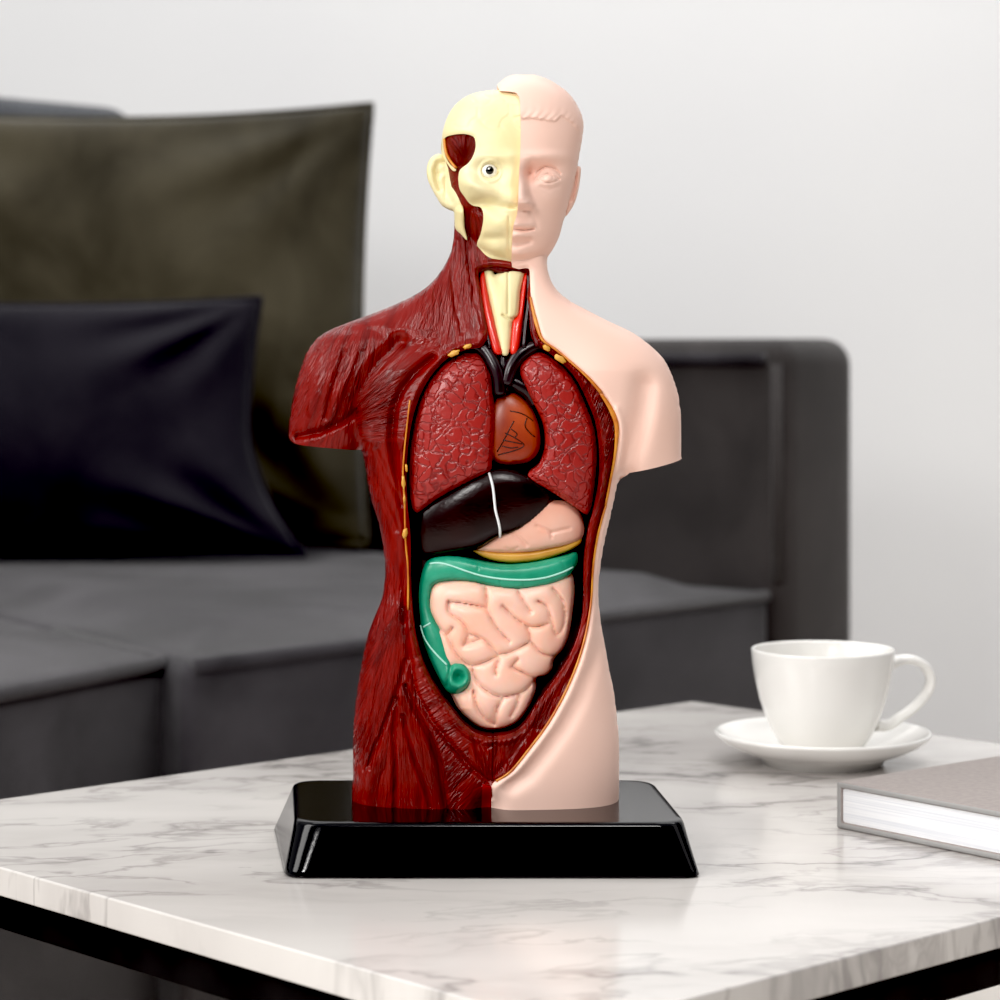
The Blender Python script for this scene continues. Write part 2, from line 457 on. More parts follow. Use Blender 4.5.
tag(saucer, 'round white porcelain saucer on the marble table under the cup', 'saucer')
cup = thing('coffee_cup', 'white porcelain coffee cup with looped handle standing on the saucer', 'cup', (SX, SY, TABZ + .0068))
bm = bmesh.new()
out = [(0, .003), (.021, .003), (.0215, 0), (.0238, 0), (.0248, .003), (.0275, .0062), (.0322, .0135), (.0368, .0235), (.0405, .035), (.0433, .047), (.0451, .058), (.0457, .0655)]
inn = [(.0455, .0668), (.0445, .0668), (.0437, .0655), (.0428, .056), (.0405, .044), (.0375, .033), (.033, .022), (.027, .0135), (.020, .009), (0, .0065)]
lathe(bm, out + inn, 96)
from_bm('cup_body', bm, M['china'], cup, True)
# handle: swept flattened section
hp = [(.0425, .0535), (.050, .0570), (.0600, .0580), (.0695, .0540), (.0745, .0458), (.0722, .0365), (.064, .0275), (.053, .0205), (.0445, .0160), (.0355, .0165)]
def crom(pts, k=6, closed=False):
    P = np.array(pts, float); n = len(P); out = []
    rng = range(n if closed else n - 1)
    for i in rng:
        if closed: p0, p1, p2, p3 = P[(i - 1) % n], P[i], P[(i + 1) % n], P[(i + 2) % n]
        else: p0, p1, p2, p3 = P[max(i - 1, 0)], P[i], P[i + 1], P[min(i + 2, n - 1)]
        for j in range(k):
            t = j / k
            out.append(.5 * ((2 * p1) + (-p0 + p2) * t + (2 * p0 - 5 * p1 + 4 * p2 - p3) * t * t + (-p0 + 3 * p1 - 3 * p2 + p3) * t ** 3))
    if not closed: out.append(P[-1])
    return np.array(out)
hc = crom(hp, 5)
bm = bmesh.new(); rings = []
for i in range(len(hc)):
    d = hc[min(i + 1, len(hc) - 1)] - hc[max(i - 1, 0)]; d /= np.linalg.norm(d)
    nx, nz = -d[1], d[0]
    e = abs(i / (len(hc) - 1) - .5) * 2
    wy = .0055 + .0015 * e ** 3; wn = .0030 + .0014 * e ** 3
    ring = []
    for k in range(16):
        a = 2 * math.pi * k / 16
        ring.append(bm.verts.new((hc[i][0] + nx * wn * math.cos(a), wy * math.sin(a), hc[i][1] + nz * wn * math.cos(a))))
    rings.append(ring)
for a, b in zip(rings[:-1], rings[1:]):
    for k in range(16): bm.faces.new((a[k], a[(k + 1) % 16], b[(k + 1) % 16], b[k]))
bm.faces.new(rings[0]); bm.faces.new(rings[-1])
h = from_bm('handle', bm, M['china'], cup, True)
cup.rotation_euler = (0, 0, math.radians(14))

bc = unp(836, 828, TABZ); bd = Vector((.63, -.776, 0)).normalized(); bp = Vector((-bd.y, bd.x, 0))
book = thing('hardcover_book', 'closed taupe hardcover book lying flat on the marble beside the saucer', 'book', (bc.x, bc.y, TABZ))
book.rotation_euler = (0, 0, math.atan2(bd.y, bd.x))
def bbox(bm, x0, x1, y0, y1, z0, z1):
    r = bmesh.ops.create_cube(bm, size=1)
    for v in r['verts']:
        v.co = Vector((x0 + (v.co.x + .5) * (x1 - x0), y0 + (v.co.y + .5) * (y1 - y0), z0 + (v.co.z + .5) * (z1 - z0)))
CT = .0036; BT = .0260; BL, BW = .155, .215
# cover: C-shaped section wraps the spine (at x = 0)
sec = [(0, 0), (BL, 0), (BL, CT), (CT, CT), (CT, BT - CT), (BL, BT - CT), (BL, BT), (0, BT)]
bm = bmesh.new()
a = [bm.verts.new((x, 0, z)) for x, z in sec]; b = [bm.verts.new((x, BW, z)) for x, z in sec]
bm.faces.new(a); bm.faces.new(b)
for i in range(8): bm.faces.new((a[i], a[(i + 1) % 8], b[(i + 1) % 8], b[i]))
cv = from_bm('cover', bm, M['cover'], book); bevel(cv, .0015, 4)
cv.data.materials.append(M['cover_edge'])
for p in cv.data.polygons:
    if abs(p.normal.y) > .9 or (p.normal.x < -.9): p.material_index = 1
bm = bmesh.new(); bbox(bm, CT, BL - .003, .002, BW - .002, CT, BT - CT)
from_bm('page_block', bm, M['pages'], book)

# ------------------------------------------------------------------ ANATOMY TORSO
Y0 = 1.325; S = Y0 / FP; BASETOP = .4765
VB = HZ + (CAMZ - BASETOP) / S          # row of the body bottom in model units
MC = Vector(((487 - 500) * S, Y0, TABZ))  # model origin
def to_world(P, w):
    out = np.empty((len(P), 3))
    out[:, 0] = (P[:, 0] - 500) * S - MC.x
    out[:, 1] = Y0 - w * S - MC.y
    out[:, 2] = CAMZ - (P[:, 1] - HZ) * S - MC.z
    return out

def resample(loop, step):
    L = np.asarray(loop, float); out = []
    for i in range(len(L)):
        a, b = L[i], L[(i + 1) % len(L)]; n = max(1, int(round(np.hypot(*(b - a)) / step)))
        for k in range(n): out.append(a + (b - a) * k / n)
    return np.array(out)
def inside(P, loops):
    r = np.zeros(len(P), bool); x, y = P[:, 0], P[:, 1]
    for L in loops:
        n = len(L)
        for i in range(n):
            x1, y1 = L[i]; x2, y2 = L[(i + 1) % n]
            if y1 == y2: continue
            c = ((y1 > y) != (y2 > y)) & (x < (x2 - x1) * (y - y1) / (y2 - y1) + x1)
            r ^= c
    return r
def segdist(P, A, B):
    d = np.full(len(P), 1e9)
    for a, b in zip(A, B):
        ab = b - a; L2 = max(ab @ ab, 1e-9)
        t = np.clip(((P - a) @ ab) / L2, 0, 1)
        q = P - a - t[:, None] * ab
        d = np.minimum(d, q[:, 0] ** 2 + q[:, 1] ** 2)
    return np.sqrt(d)
def loopdist(P, loops):
    d = np.full(len(P), 1e9)
    for L in loops: d = np.minimum(d, segdist(P, L, np.roll(L, -1, 0)))
    return d
def linedist(P, line):
    L = np.asarray(line, float); return segdist(P, L[:-1], L[1:])

class Field:
    def __init__(s, A, u0, v0, st): s.A = A; s.u0 = u0; s.v0 = v0; s.st = st
    def __call__(s, P):
        x = np.clip((P[:, 0] - s.u0) / s.st, 0, s.A.shape[1] - 1.001); y = np.clip((P[:, 1] - s.v0) / s.st, 0, s.A.shape[0] - 1.001)
        i = x.astype(int); j = y.astype(int); fx = x - i; fy = y - j; A = s.A
        return (A[j, i] * (1 - fx) * (1 - fy) + A[j, i + 1] * fx * (1 - fy) + A[j + 1, i] * (1 - fx) * fy + A[j + 1, i + 1] * fx * fy)
def poisson(loops, step=2.0, cuts=None):
    """u: laplace(u) = -2 in the outline, 0 outside; returned as a sampler (u is about the squared depth)"""
    allp = np.concatenate(loops); lo = allp.min(0) - 3 * step; hi = allp.max(0) + 3 * step
    steps = [step * 8, step * 4, step * 2, step] if (hi - lo).min() > 60 else [step * 2, step]
    prev = None
    for stp in steps:
        nx = int((hi[0] - lo[0]) / stp) + 3; ny = int((hi[1] - lo[1]) / stp) + 3
        gx, gy = np.meshgrid(lo[0] + np.arange(nx) * stp, lo[1] + np.arange(ny) * stp)
        P = np.stack([gx.ravel(), gy.ravel()], 1)
        m = inside(P, loops).reshape(ny, nx)
        if cuts is not None:
            dc_ = np.full(len(P), 1e9)
            for c_ in cuts: dc_ = np.minimum(dc_, linedist(P, c_))
            m &= (dc_ > .75).reshape(ny, nx)
        m[0] = m[-1] = False; m[:, 0] = m[:, -1] = False
        u = (prev(P).reshape(ny, nx) if prev is not None else np.zeros((ny, nx))) * m
        for it in range(260 if stp > step else 160):
            s4 = np.zeros_like(u)
            s4[1:-1, 1:-1] = u[:-2, 1:-1] + u[2:, 1:-1] + u[1:-1, :-2] + u[1:-1, 2:]
            u = np.where(m, (s4 + 2 * stp * stp) / 4, 0)
        prev = Field(u, lo[0], lo[1], stp)
    return prev
def depth_of(loops, step=2.0):
    f = poisson(loops, step)
    def g(P, d):
        # near the rim the true distance gives a clean round edge
        s = np.sqrt(np.maximum(f(P), 0))
        return s
    return g
def sstep(x, a, b):
    t = np.clip((x - a) / (b - a), 0, 1); return t * t * (3 - 2 * t)
def gauss(P, cx, cy, sx, sy=None, rot=0):
    sy = sy or sx; dx = P[:, 0] - cx; dy = P[:, 1] - cy
    c, s_ = math.cos(rot), math.sin(rot)
    a = (dx * c + dy * s_) / sx; b = (-dx * s_ + dy * c) / sy
    return np.exp(-(a * a + b * b))
def groove(P, line, depth, sig):
    L = np.asarray(line, float); lo = L.min(0) - 4 * sig; hi = L.max(0) + 4 * sig
    m = ((P > lo) & (P < hi)).all(1); r = np.zeros(len(P))
    if m.any(): r[m] = depth * np.exp(-(linedist(P[m], L) / sig) ** 2)
    return r

# ---- silhouette of torso + neck (mid-plane) and of the head
sil_left = [(452, 150), (453, 200), (454, 230), (452, 250), (443, 269), (429, 286), (410, 298), (383, 310), (359, 319), (335, 328), (318, 338), (306, 355), (297, 384), (292, 408), (289.5, 430)]
arm_l_cut = [(290.5, 437), (294, 441), (304, 444), (337, 447), (362, 449)]
flank_l = [(366, 464), (369, 484), (373, 502), (379, 520), (383, 540), (385.5, 560), (385.5, 576), (383, 596), (375, 616), (369, 632), (363.5, 656), (358, 687), (355, 715), (353.5, 748), (353, 782), (353, VB)]
sil_right = [(545, 150), (546, 200), (547, 264), (547.5, 271), (551.5, 283), (559, 293), (571, 302), (584, 309), (607, 321), (631, 332), (649, 345), (663, 359), (672, 377), (678, 397), (680, 417), (681, 452)]
arm_r_cut = [(680.5, 457), (679, 459), (656, 465), (638, 469), (620, 473)]
flank_r = [(616.5, 484), (610, 514), (604, 540), (599.5, 566), (597.5, 592), (600.5, 622), (604.5, 644), (609, 670), (613, 688), (616.5, 717), (618.5, 743), (619, 776), (618.5, VB)]
ext_l = [(288, 437), (287, 520), (330, 520), (352, 470), (362, 449)]
ext_r = [(681, 457), (682, 530), (648, 530), (632, 490), (620, 473)]
fieldloop = np.array(sil_left + ext_l + flank_l + [(353, 900), (618, 900)] + flank_r[::-1] + ext_r[::-1] + sil_right[::-1], float)
uT = poisson([fieldloop], 2.0)
head_out = [(522, 75), (508, 77), (498, 84), (487, 89), (470, 94), (458, 101), (450, 111), (445, 122), (442, 136), (442, 152), (445, 175), (450, 200), (457, 222), (468, 243), (482, 257), (497, 265), (512, 269), (530, 267), (545, 258), (553, 249), (559, 237), (563, 222), (567, 208), (572, 190), (577, 168), (579, 156), (581.5, 142), (583, 130), (582.5, 120), (578, 108), (569, 95), (557, 85.5), (545, 79), (533, 75.5)]
head_out = crom(head_out, 4, True)
uH = poisson([head_out], 1.5)

def H_torso(P):
    v = P[:, 1]; r = np.sqrt(np.maximum(uT(P), 0))
    Mx = np.interp(v, [150, 225, 250, 270, 290, 320, 370, 480, 560, 640, 720, 900], [24, 25, 28, 33, 41, 54, 74, 78, 72, 76, 80, 80])
    k = np.interp(v, [200, 290, 340, 400, 900], [1.0, 1.0, .95, .88, .88])
    h = Mx * np.tanh(k * r / Mx)
    # deltoids stand off from the chest, legs separate below the crotch
    h -= groove(P, [(402, 342), (385, 358), (369, 376), (359, 395), (355, 412), (360, 435), (364, 452)], 9, 8) * sstep(r, 0, 14)
    h -= groove(P, [(642, 385), (638, 410), (630, 440), (620, 474)], 11, 12) * sstep(r, 0, 14)
    h += 5 * gauss(P, 325, 385, 26, 45) + 4 * gauss(P, 652, 400, 24, 45) + 4 * gauss(P, 600, 375, 32, 26)
    h -= 16 * np.exp(-((P[:, 0] - 488) / 13) ** 2) * sstep(v, 772, 800)
    return np.maximum(h, 0) * sstep(r, 0, 1.5)
def H_head(P):
    r = np.sqrt(np.maximum(uH(P), 0)); Mx = 84
    return Mx * np.tanh(1.42 * r / Mx)
def H_body(P):
    return np.maximum(H_torso(P), H_head(P))
def front(pts, off=0.0, hf=None):
    """photo points lying on the model's front surface -> model plane coordinates"""
    P = np.array(pts, float); Q = P.copy(); hf = hf or H_body
    for _ in range(4):
        w_ = np.maximum(hf(Q) + off, 0)
        Q[:, 0] = 500 + (P[:, 0] - 500) * (1 - w_ / FP); Q[:, 1] = HZ + (P[:, 1] - HZ) * (1 - w_ / FP)
    return Q
def fl(pts, k=4, off=0.0, closed=True):
    Q = front(pts, off); return crom(Q, k, closed)

# ---- region mesher
def region(name, loops, fw, bw, mat, parent, step=2.0, rings=(.35, 1.0, 1.9), bstep=1.8, uvf=None, edge_gap=2.4, fine=()):
    loops = [resample(L, bstep) for L in loops]
    lo = np.concatenate(loops).min(0); hi = np.concatenate(loops).max(0)
    gx, gy = np.meshgrid(np.arange(lo[0], hi[0], step), np.arange(lo[1], hi[1], step * .87))
    gx = gx + (np.arange(gx.shape[0]) % 2)[:, None] * step / 2
    G = np.stack([gx.ravel(), gy.ravel()], 1)
    for (x0, y0, x1, y1, fs_) in fine:
        G = G[~((G[:, 0] > x0) & (G[:, 0] < x1) & (G[:, 1] > y0) & (G[:, 1] < y1))]
        ax_, ay_ = np.meshgrid(np.arange(x0, x1, fs_), np.arange(y0, y1, fs_))
        ax_ = ax_ + (np.arange(ax_.shape[0]) % 2)[:, None] * fs_ / 2
        G = np.concatenate([G, np.stack([ax_.ravel(), ay_.ravel()], 1)])
    G = G[inside(G, loops)]
    dG = loopdist(G, loops); keep = dG > edge_gap; G = G[keep]; dG = dG[keep]
    ringp = []; ringd = []
    for L in loops:
        T = np.roll(L, -1, 0) - np.roll(L, 1, 0); T /= np.maximum(np.hypot(T[:, 0], T[:, 1]), 1e-6)[:, None]
        Nn = np.stack([-T[:, 1], T[:, 0]], 1)
        for d in rings:
            for sg in (1, -1):
                Q = L + Nn * d * sg
                ok = inside(Q, loops); Q = Q[ok]
                if not len(Q): continue
                dd = loopdist(Q, loops); ok = dd > d * .85
                ringp.append(Q[ok]); ringd.append(dd[ok])
    B = np.concatenate(loops)
    P = np.concatenate([B] + ringp + [G]); D = np.concatenate([np.zeros(len(B))] + ringd + [dG])
    edges = []; o = 0
    for L in loops:
        n = len(L); edges += [(o + i, o + (i + 1) % n) for i in range(n)]; o += n
    vs, es, fs, ov, oe, of = delaunay_2d_cdt([Vector(p) for p in P.tolist()], edges, [], 0, 1e-4)
    V = np.array([tuple(v) for v in vs]); Dn = np.array([D[o_[0]] if len(o_) else 0.0 for o_ in ov])
    F = np.array([f for f in fs if len(f) == 3])
    C = V[F].mean(1); ok = inside(C, loops); F = F[ok]
    # drop unused vertices
    used = np.unique(F); remap = -np.ones(len(V), int); remap[used] = np.arange(len(used)); V = V[used]; Dn = Dn[used]; F = remap[F]
    a, b, c = V[F[:, 0]], V[F[:, 1]], V[F[:, 2]]
    area2 = (b[:, 0] - a[:, 0]) * (c[:, 1] - a[:, 1]) - (b[:, 1] - a[:, 1]) * (c[:, 0] - a[:, 0])
    F[area2 > 0] = F[area2 > 0][:, ::-1]       # v runs downwards
    n = len(V)
    wf = fw(V, Dn); wb = np.minimum(bw(V, Dn), wf)
    # boundary edges
    cnt = {}
    for t in F:
        for i in range(3):
            e = (t[i], t[(i + 1) % 3]); cnt[e] = 1
    bed = [e for e in cnt if (e[1], e[0]) not in cnt]
    bset = set(i for e in bed for i in e)
    thin = (wf - wb) < .8
    bidx = np.arange(n) + n
    weld = np.zeros(n, bool)
    for i in bset:
        if thin[i]: weld[i] = True
    wm = (wf + wb) / 2
    wf2 = np.where(weld, wm, wf)
    bidx = np.where(weld, np.arange(n), bidx)
    Fb = bidx[F][:, ::-1]
    verts = [to_world(V, wf2), to_world(V, wb)]; faces = [F, Fb]; nv = 2 * n
    wallf = []; wv = []; wmap = {}
    for i in bset:
        if not weld[i]:
            wmap[i] = (nv + len(wv), nv + len(wv) + 1); wv += [(V[i], wf[i]), (V[i], wb[i])]
    for (i, j) in bed:
        ti, bi = wmap.get(i, (i, i)); tj, bj = wmap.get(j, (j, j))
        q = [tj, ti, bi, bj]; q2 = []
        for x in q:
            if x not in q2: q2.append(x)
        if len(q2) >= 3: wallf.append(q2)
    if wv:
        verts.append(to_world(np.array([p for p, _ in wv]), np.array([x for _, x in wv])))
    verts = np.concatenate(verts)
    me = bpy.data.meshes.new(name)
    me.from_pydata(verts.tolist(), [], F.tolist() + Fb.tolist() + wallf)
    me.validate(clean_customdata=False)
    me.polygons.foreach_set('use_smooth', [True] * len(me.polygons))
    # fibre coordinates
    if uvf is not None:
        uvl = me.uv_layers.new(name='UVMap')
        vc = np.zeros(len(me.vertices) * 3); me.vertices.foreach_get('co', vc); vc = vc.reshape(-1, 3)
        PU = np.stack([(vc[:, 0] + MC.x) / S + 500, HZ - (vc[:, 2] + MC.z - CAMZ) / S], 1)
        li = np.zeros(len(me.loops), int); me.loops.foreach_get('vertex_index', li)
        ls = np.zeros(len(me.polygons), int); me.polygons.foreach_get('loop_start', ls)
        lt = np.zeros(len(me.polygons), int); me.polygons.foreach_get('loop_total', lt)
        fid = np.repeat(np.arange(len(ls)), lt)
        cen = np.zeros((len(ls), 2)); np.add.at(cen, fid, PU[li]); cen /= lt[:, None]
        uv = uvf(PU[li], cen[fid])
        uvl.data.foreach_set('uv', uv.astype(np.float32).ravel())
    if uvf is not None:
        fa = me.attributes.new('fibre', 'FLOAT', 'POINT')
        fa.data.foreach_set('value', fibre_strength(PU).astype(np.float32))
    # remove loose vertices left by welding
    bm = bmesh.new(); bm.from_mesh(me)
    lv = [v for v in bm.verts if not v.link_faces]
    bmesh.ops.delete(bm, geom=lv, context='VERTS'); bm.to_mesh(me); bm.free()
    return link(name, me, mat, parent)

torso = thing('anatomy_torso_model', 'anatomical torso model, half red muscle half pink skin, with open organs', 'anatomical model', MC)

# ---- display base (slightly skewed plinth)
def base_mesh():
    bm = bmesh.new()
    zt = BASETOP - TABZ
    # measured corners of the foot and of the top
    f_b = [unp(285, 879, TABZ), unp(704, 879, TABZ)]
    d = .134; sk = -.016
    bl = [f_b[0], f_b[1], f_b[1] + Vector((sk - .010, d, 0)), f_b[0] + Vector((-.018, d, 0))]
    f_t = [unp(294, 823, BASETOP), unp(688, 823, BASETOP)]
    dt = .126; sk2 = -.012
    tl = [f_t[0], f_t[1], f_t[1] + Vector((-.0105, dt, 0)), f_t[0] + Vector((-.0115, dt, 0))]
    def rounded(c, r, z, inset=0):
        ctr = sum(c, Vector()) / 4; pts = []
        for i in range(4):
            p = c[i]; a = (c[i - 1] - p).normalized(); b = (c[(i + 1) % 4] - p).normalized()
            p = p + (a + b) * inset
            for k in range(9):
                t = k / 8
                q = (p + a * r) * (1 - t) ** 2 + p * 2 * t * (1 - t) + (p + b * r) * t ** 2
                pts.append((q.x - MC.x, q.y - MC.y, z))
        return pts
    R = []
    R.append(rounded(bl, .010, 0, .0012)); R.append(rounded(bl, .011, .0012, 0))
    n = 8
    for k in range(1, n + 1):
        t = k / n
        c = [b * (1 - t) + a * t for a, b in zip(tl, bl)]
        R.append(rounded(c, .011 + .005 * t, .0012 + (zt - .0032) * t))
    R.append(rounded(tl, .016, zt - .0007, .0006)); R.append(rounded(tl, .016, zt, .0018)); R.append(rounded(tl, .016, zt, .004))
    vr = [[bm.verts.new(p) for p in r] for r in R]
    m = len(vr[0])
    for a, b in zip(vr[:-1], vr[1:]):
        for k in range(m): bm.faces.new((a[k], a[(k + 1) % m], b[(k + 1) % m], b[k]))
    bm.faces.new(vr[0]); bm.faces.new(vr[-1])
    return bm
o = from_bm('display_base', base_mesh(), M['base'], torso, True); o['label'] = 'glossy black tapered plinth'
weighted(o)

# ---- outlines on the front of the model (photo pixels)
skin_cut = [(512, 267), (519, 269), (526, 268), (529.5, 270), (530, 278), (531, 297), (534, 312), (538, 327), (542, 338), (548, 344), (557, 350), (573, 363.5), (589, 378), (602, 393), (612, 409), (617.5, 423), (618, 438), (616, 457), (613, 474), (607, 505), (600, 530), (595.5, 555), (593.5, 575), (592, 602), (587, 633), (578, 664), (565, 694.5), (549, 723), (531.5, 747), (512, 771), (497, 781), (491.5, 786), (491.5, 797)]
cav = [(479, 271), (480.5, 288), (484, 312), (488, 334), (482, 346), (474, 348.5), (459, 352), (441, 364), (424, 387), (412, 420), (406.5, 464), (407, 503), (410, 536), (410.5, 575), (412, 606), (416.5, 640), (426, 670), (441, 696), (458, 718.5), (475, 733.5), (492, 737), (512, 734), (525, 724), (539, 702), (558, 676), (574, 648), (583, 614), (584, 564), (588.5, 530), (594, 508), (599.5, 474), (597.5, 431), (587.5, 401), (573.5, 375), (556, 358), (541, 348), (532, 338), (529, 318), (527, 297), (527, 272), (512, 270), (495, 268)]
cavL = fl(cav, 3)
skin_cutL = crom(front(skin_cut), 3, False)
# silhouette of the skin head, clockwise from the top of the mid-line down the right side
face_mid = [(500, 91.5), (508, 92), (515, 93), (518, 96), (519.5, 100), (520.5, 120), (520.5, 140), (520, 157), (519, 174), (518.5, 190), (518, 203), (517, 214), (513.5, 226), (512, 244), (511.5, 262)]
head_r = [(497, 88.5), (501, 83), (508, 77.5), (522, 75), (533, 75.5), (545, 79), (557, 85.5), (569, 95), (578, 108), (582.5, 120), (583, 130), (581.5, 142), (579, 156), (577, 168), (575, 180), (572, 192), (569, 202), (566, 214), (563, 222), (559, 237), (553, 249), (547.5, 257)]

def Hs(P): return H_body(P)
mid_x = lambda v: np.interp(v, [80, 120, 160, 205, 225, 245, 270], [520, 520.5, 520, 518, 515, 512.5, 512])
def photo(P):
    k = 1 - H_body(P)[:, None] / FP
    return np.array([500.0, HZ]) + (P - np.array([500.0, HZ])) / k
def face_detail(P):
    P = photo(P)
    v = P[:, 1]; a = P[:, 0] - mid_x(v)
    h = np.zeros(len(P))
    amp = np.interp(v, [156, 166, 185, 200, 205, 208, 211], [0, 5, 15, 25, 25, 12, 0])
    wd = np.interp(v, [158, 172, 188, 205], [11.0, 8.0, 8.5, 11.5])
    h += amp * np.exp(-np.abs(a / wd) ** 3.6)
    h += 8.5 * gauss(P, 529, 204, 4.2, 4.5) - 4.0 * gauss(P, 525, 209.5, 3.5, 1.6)
    h += 3.2 * gauss(P, 545, 157, 26, 5.5) - 1.6 * gauss(P, 520, 162, 5, 5)
    h -= 13.0 * gauss(P, 543, 171, 20, 9.5) + 10.0 * gauss(P, 529, 174, 6, 9)
    h += 10.0 * gauss(P, 548.5, 177, 11, 8.5)
    for ln, dp, sg in (([(536, 176), (539, 170), (544, 166.5), (549, 166), (555, 168.5), (560, 173.5)], 3.0, 1.3),
                       ([(536, 179.5), (541.5, 175.5), (548, 173.2), (554, 175.3), (559.5, 179.5)], 2.6, 1.0),
                       ([(539, 180), (545, 183), (551, 183.4), (557, 180.8)], 2.2, .9),
                       ([(541, 187), (549, 190), (558, 187)], 1.0, 1.8)):
        h -= groove(P, ln, dp, sg)
    rr = np.hypot(P[:, 0] - 548.5, P[:, 1] - 178)
    h -= 1.1 * np.exp(-((rr - 4.4) / .8) ** 2)
    # mouth and chin
    h += 6.5 * gauss(P, 516, 225, 14, 3.8) + 7.5 * gauss(P, 516, 235.5, 13, 4.4)
    h -= groove(P, [(530, 273), (540, 267), (549, 259)], 6, 5)
    h -= groove(P, [(510, 229.2), (517, 229.6), (525, 230.4), (533, 229)], 4.2, 1.5)
    h -= groove(P, [(510, 243.5), (519, 244), (529, 241.5)], 3.6, 3.4)
    h += 5.5 * gauss(P, 516, 255, 15, 8)
    h -= 3.0 * gauss(P, 551, 222, 13, 20) ; h += 3.0 * gauss(P, 553, 198, 14, 10)
    h -= groove(P, [(531, 211), (535, 219), (537, 227)], 1.5, 3)
    # hair cap
    hair = [(519, 119.5), (533, 119), (544, 120.5), (550, 122), (556, 121.5), (561, 116.5), (567, 120), (573, 124), (577, 130), (579.5, 142), (590, 150), (600, 60), (500, 60), (500, 119)]
    hl = np.array(hair, float); d = linedist(P, hl[:10]); ins_ = inside(P, [hl])
    s = np.where(ins_, 1, -1) * d
    h += 2.6 * sstep(s, -.8, 1.6)
    wv = np.sin(P[:, 0] * .55 + 2.2 * np.sin(P[:, 1] * .21)) * np.sin(P[:, 1] * .42 + P[:, 0] * .2)
    h += np.where(ins_, .8 * wv * np.exp(-d / 7), 0)
    return h
def head_fade(P):
    return sstep(H_head(P), 6, 34) * sstep(H_head(P) - H_torso(P), 0, 10)

# ---- skin half
skinloop = np.concatenate([
    crom(front(face_mid), 3, False),
    crom(front(skin_cut)[:], 3, False)[:-1],
    np.array([(491.5, VB), (618.5, VB)]),
    crom(flank_r[::-1], 3, False)[1:], crom(arm_r_cut[::-1], 2, False)[1:], crom(sil_right[::-1], 3, False)[1:-6],
    crom(head_r[::-1], 3, False)])
# keep neck/jaw junction tidy: the silhouette list above runs up the neck to the jaw
def skin_front(P, d):
    H = H_body(P); f = head_fade(P)
    hh = H + face_detail(P) * f
    lipd = loopdist(P, [np.concatenate([skin_cutL, skin_cutL[::-1]])])
    hh += 3.2 * sstep(H, 2, 26) * (1 - np.exp(-(lipd / 2.2) ** 2))
    # hollow that runs along the cut on the belly and thigh
    off = np.array(skin_cut[20:31], float); off[:, 0] += 15; off[:, 1] += 3
    hh -= groove(P, front(off)[3:], 5.5, 8)
    hh += groove(P, front(skin_cut)[14:31] + np.array([4.5, 1]), 2.2, 4) * sstep(H, 5, 30)
    return np.maximum(hh, 0)
def skin_back(P, d):
    return -H_body(P)
def clean(L, eps=.6):
    out = [L[0]]
    for p in L[1:]:
        if np.hypot(*(p - out[-1])) > eps: out.append(p)
    if np.hypot(*(out[0] - out[-1])) < eps: out.pop()
    return np.array(out)
skinloop = clean(skinloop)
o = region('skin_half', [skinloop], skin_front, skin_back, M['skin'], torso, step=1.7, fine=[(512, 118, 572, 270, .85)])
o['label'] = 'smooth pale pink skin half with face and shoulder'
# right ear
ear_r = [(573, 169), (577, 166.5), (580.5, 168), (580.5, 175), (578.5, 189), (575, 202), (570, 211), (565.5, 216), (566, 206), (570, 190)]
eT = None
def pillow_region(name, pts, mat, parent, base, cap, k=1.0, back=None, step=1.5, detail=None, kk=3, sstp=1.0, raw=False, uvf=None, off=0.0, thick=None):
    L = np.array(pts, float) if raw else front(pts, off)
    L = clean(crom(L, kk, True)); L = resample(L, 1.6)
    f = poisson([L], sstp)
    def fw(P, d):
        r = np.sqrt(np.maximum(f(P), 0))
        near = np.sqrt(np.maximum(d * (2 * np.maximum(r, .1)), 0))
        r = np.where(d < 3, np.minimum(r + 0, near + .0) if False else np.minimum(near, np.maximum(r, near * .8)), r)
        r = np.where(d <= 0, 0, r)
        t = cap * np.tanh(k * r / cap)
        w_ = base(P) + t
        if detail is not None: w_ = w_ + detail(P, d)
        return w_
    def bw(P, d):
        if back is None: return base(P) - (thick or 6)
        return back(P)
    return region(name, [L], fw, bw, mat, parent, step=step, uvf=uvf, bstep=1.6)
pillow_region('ear', ear_r, M['skin'], torso, lambda P: 6 + 0 * P[:, 0], 5, back=lambda P: -4 + 0 * P[:, 0], step=1.0, raw=True,
              detail=lambda P, d: -groove(P, [(575.5, 174), (575, 186), (571.5, 200)], 3.5, 1.6))

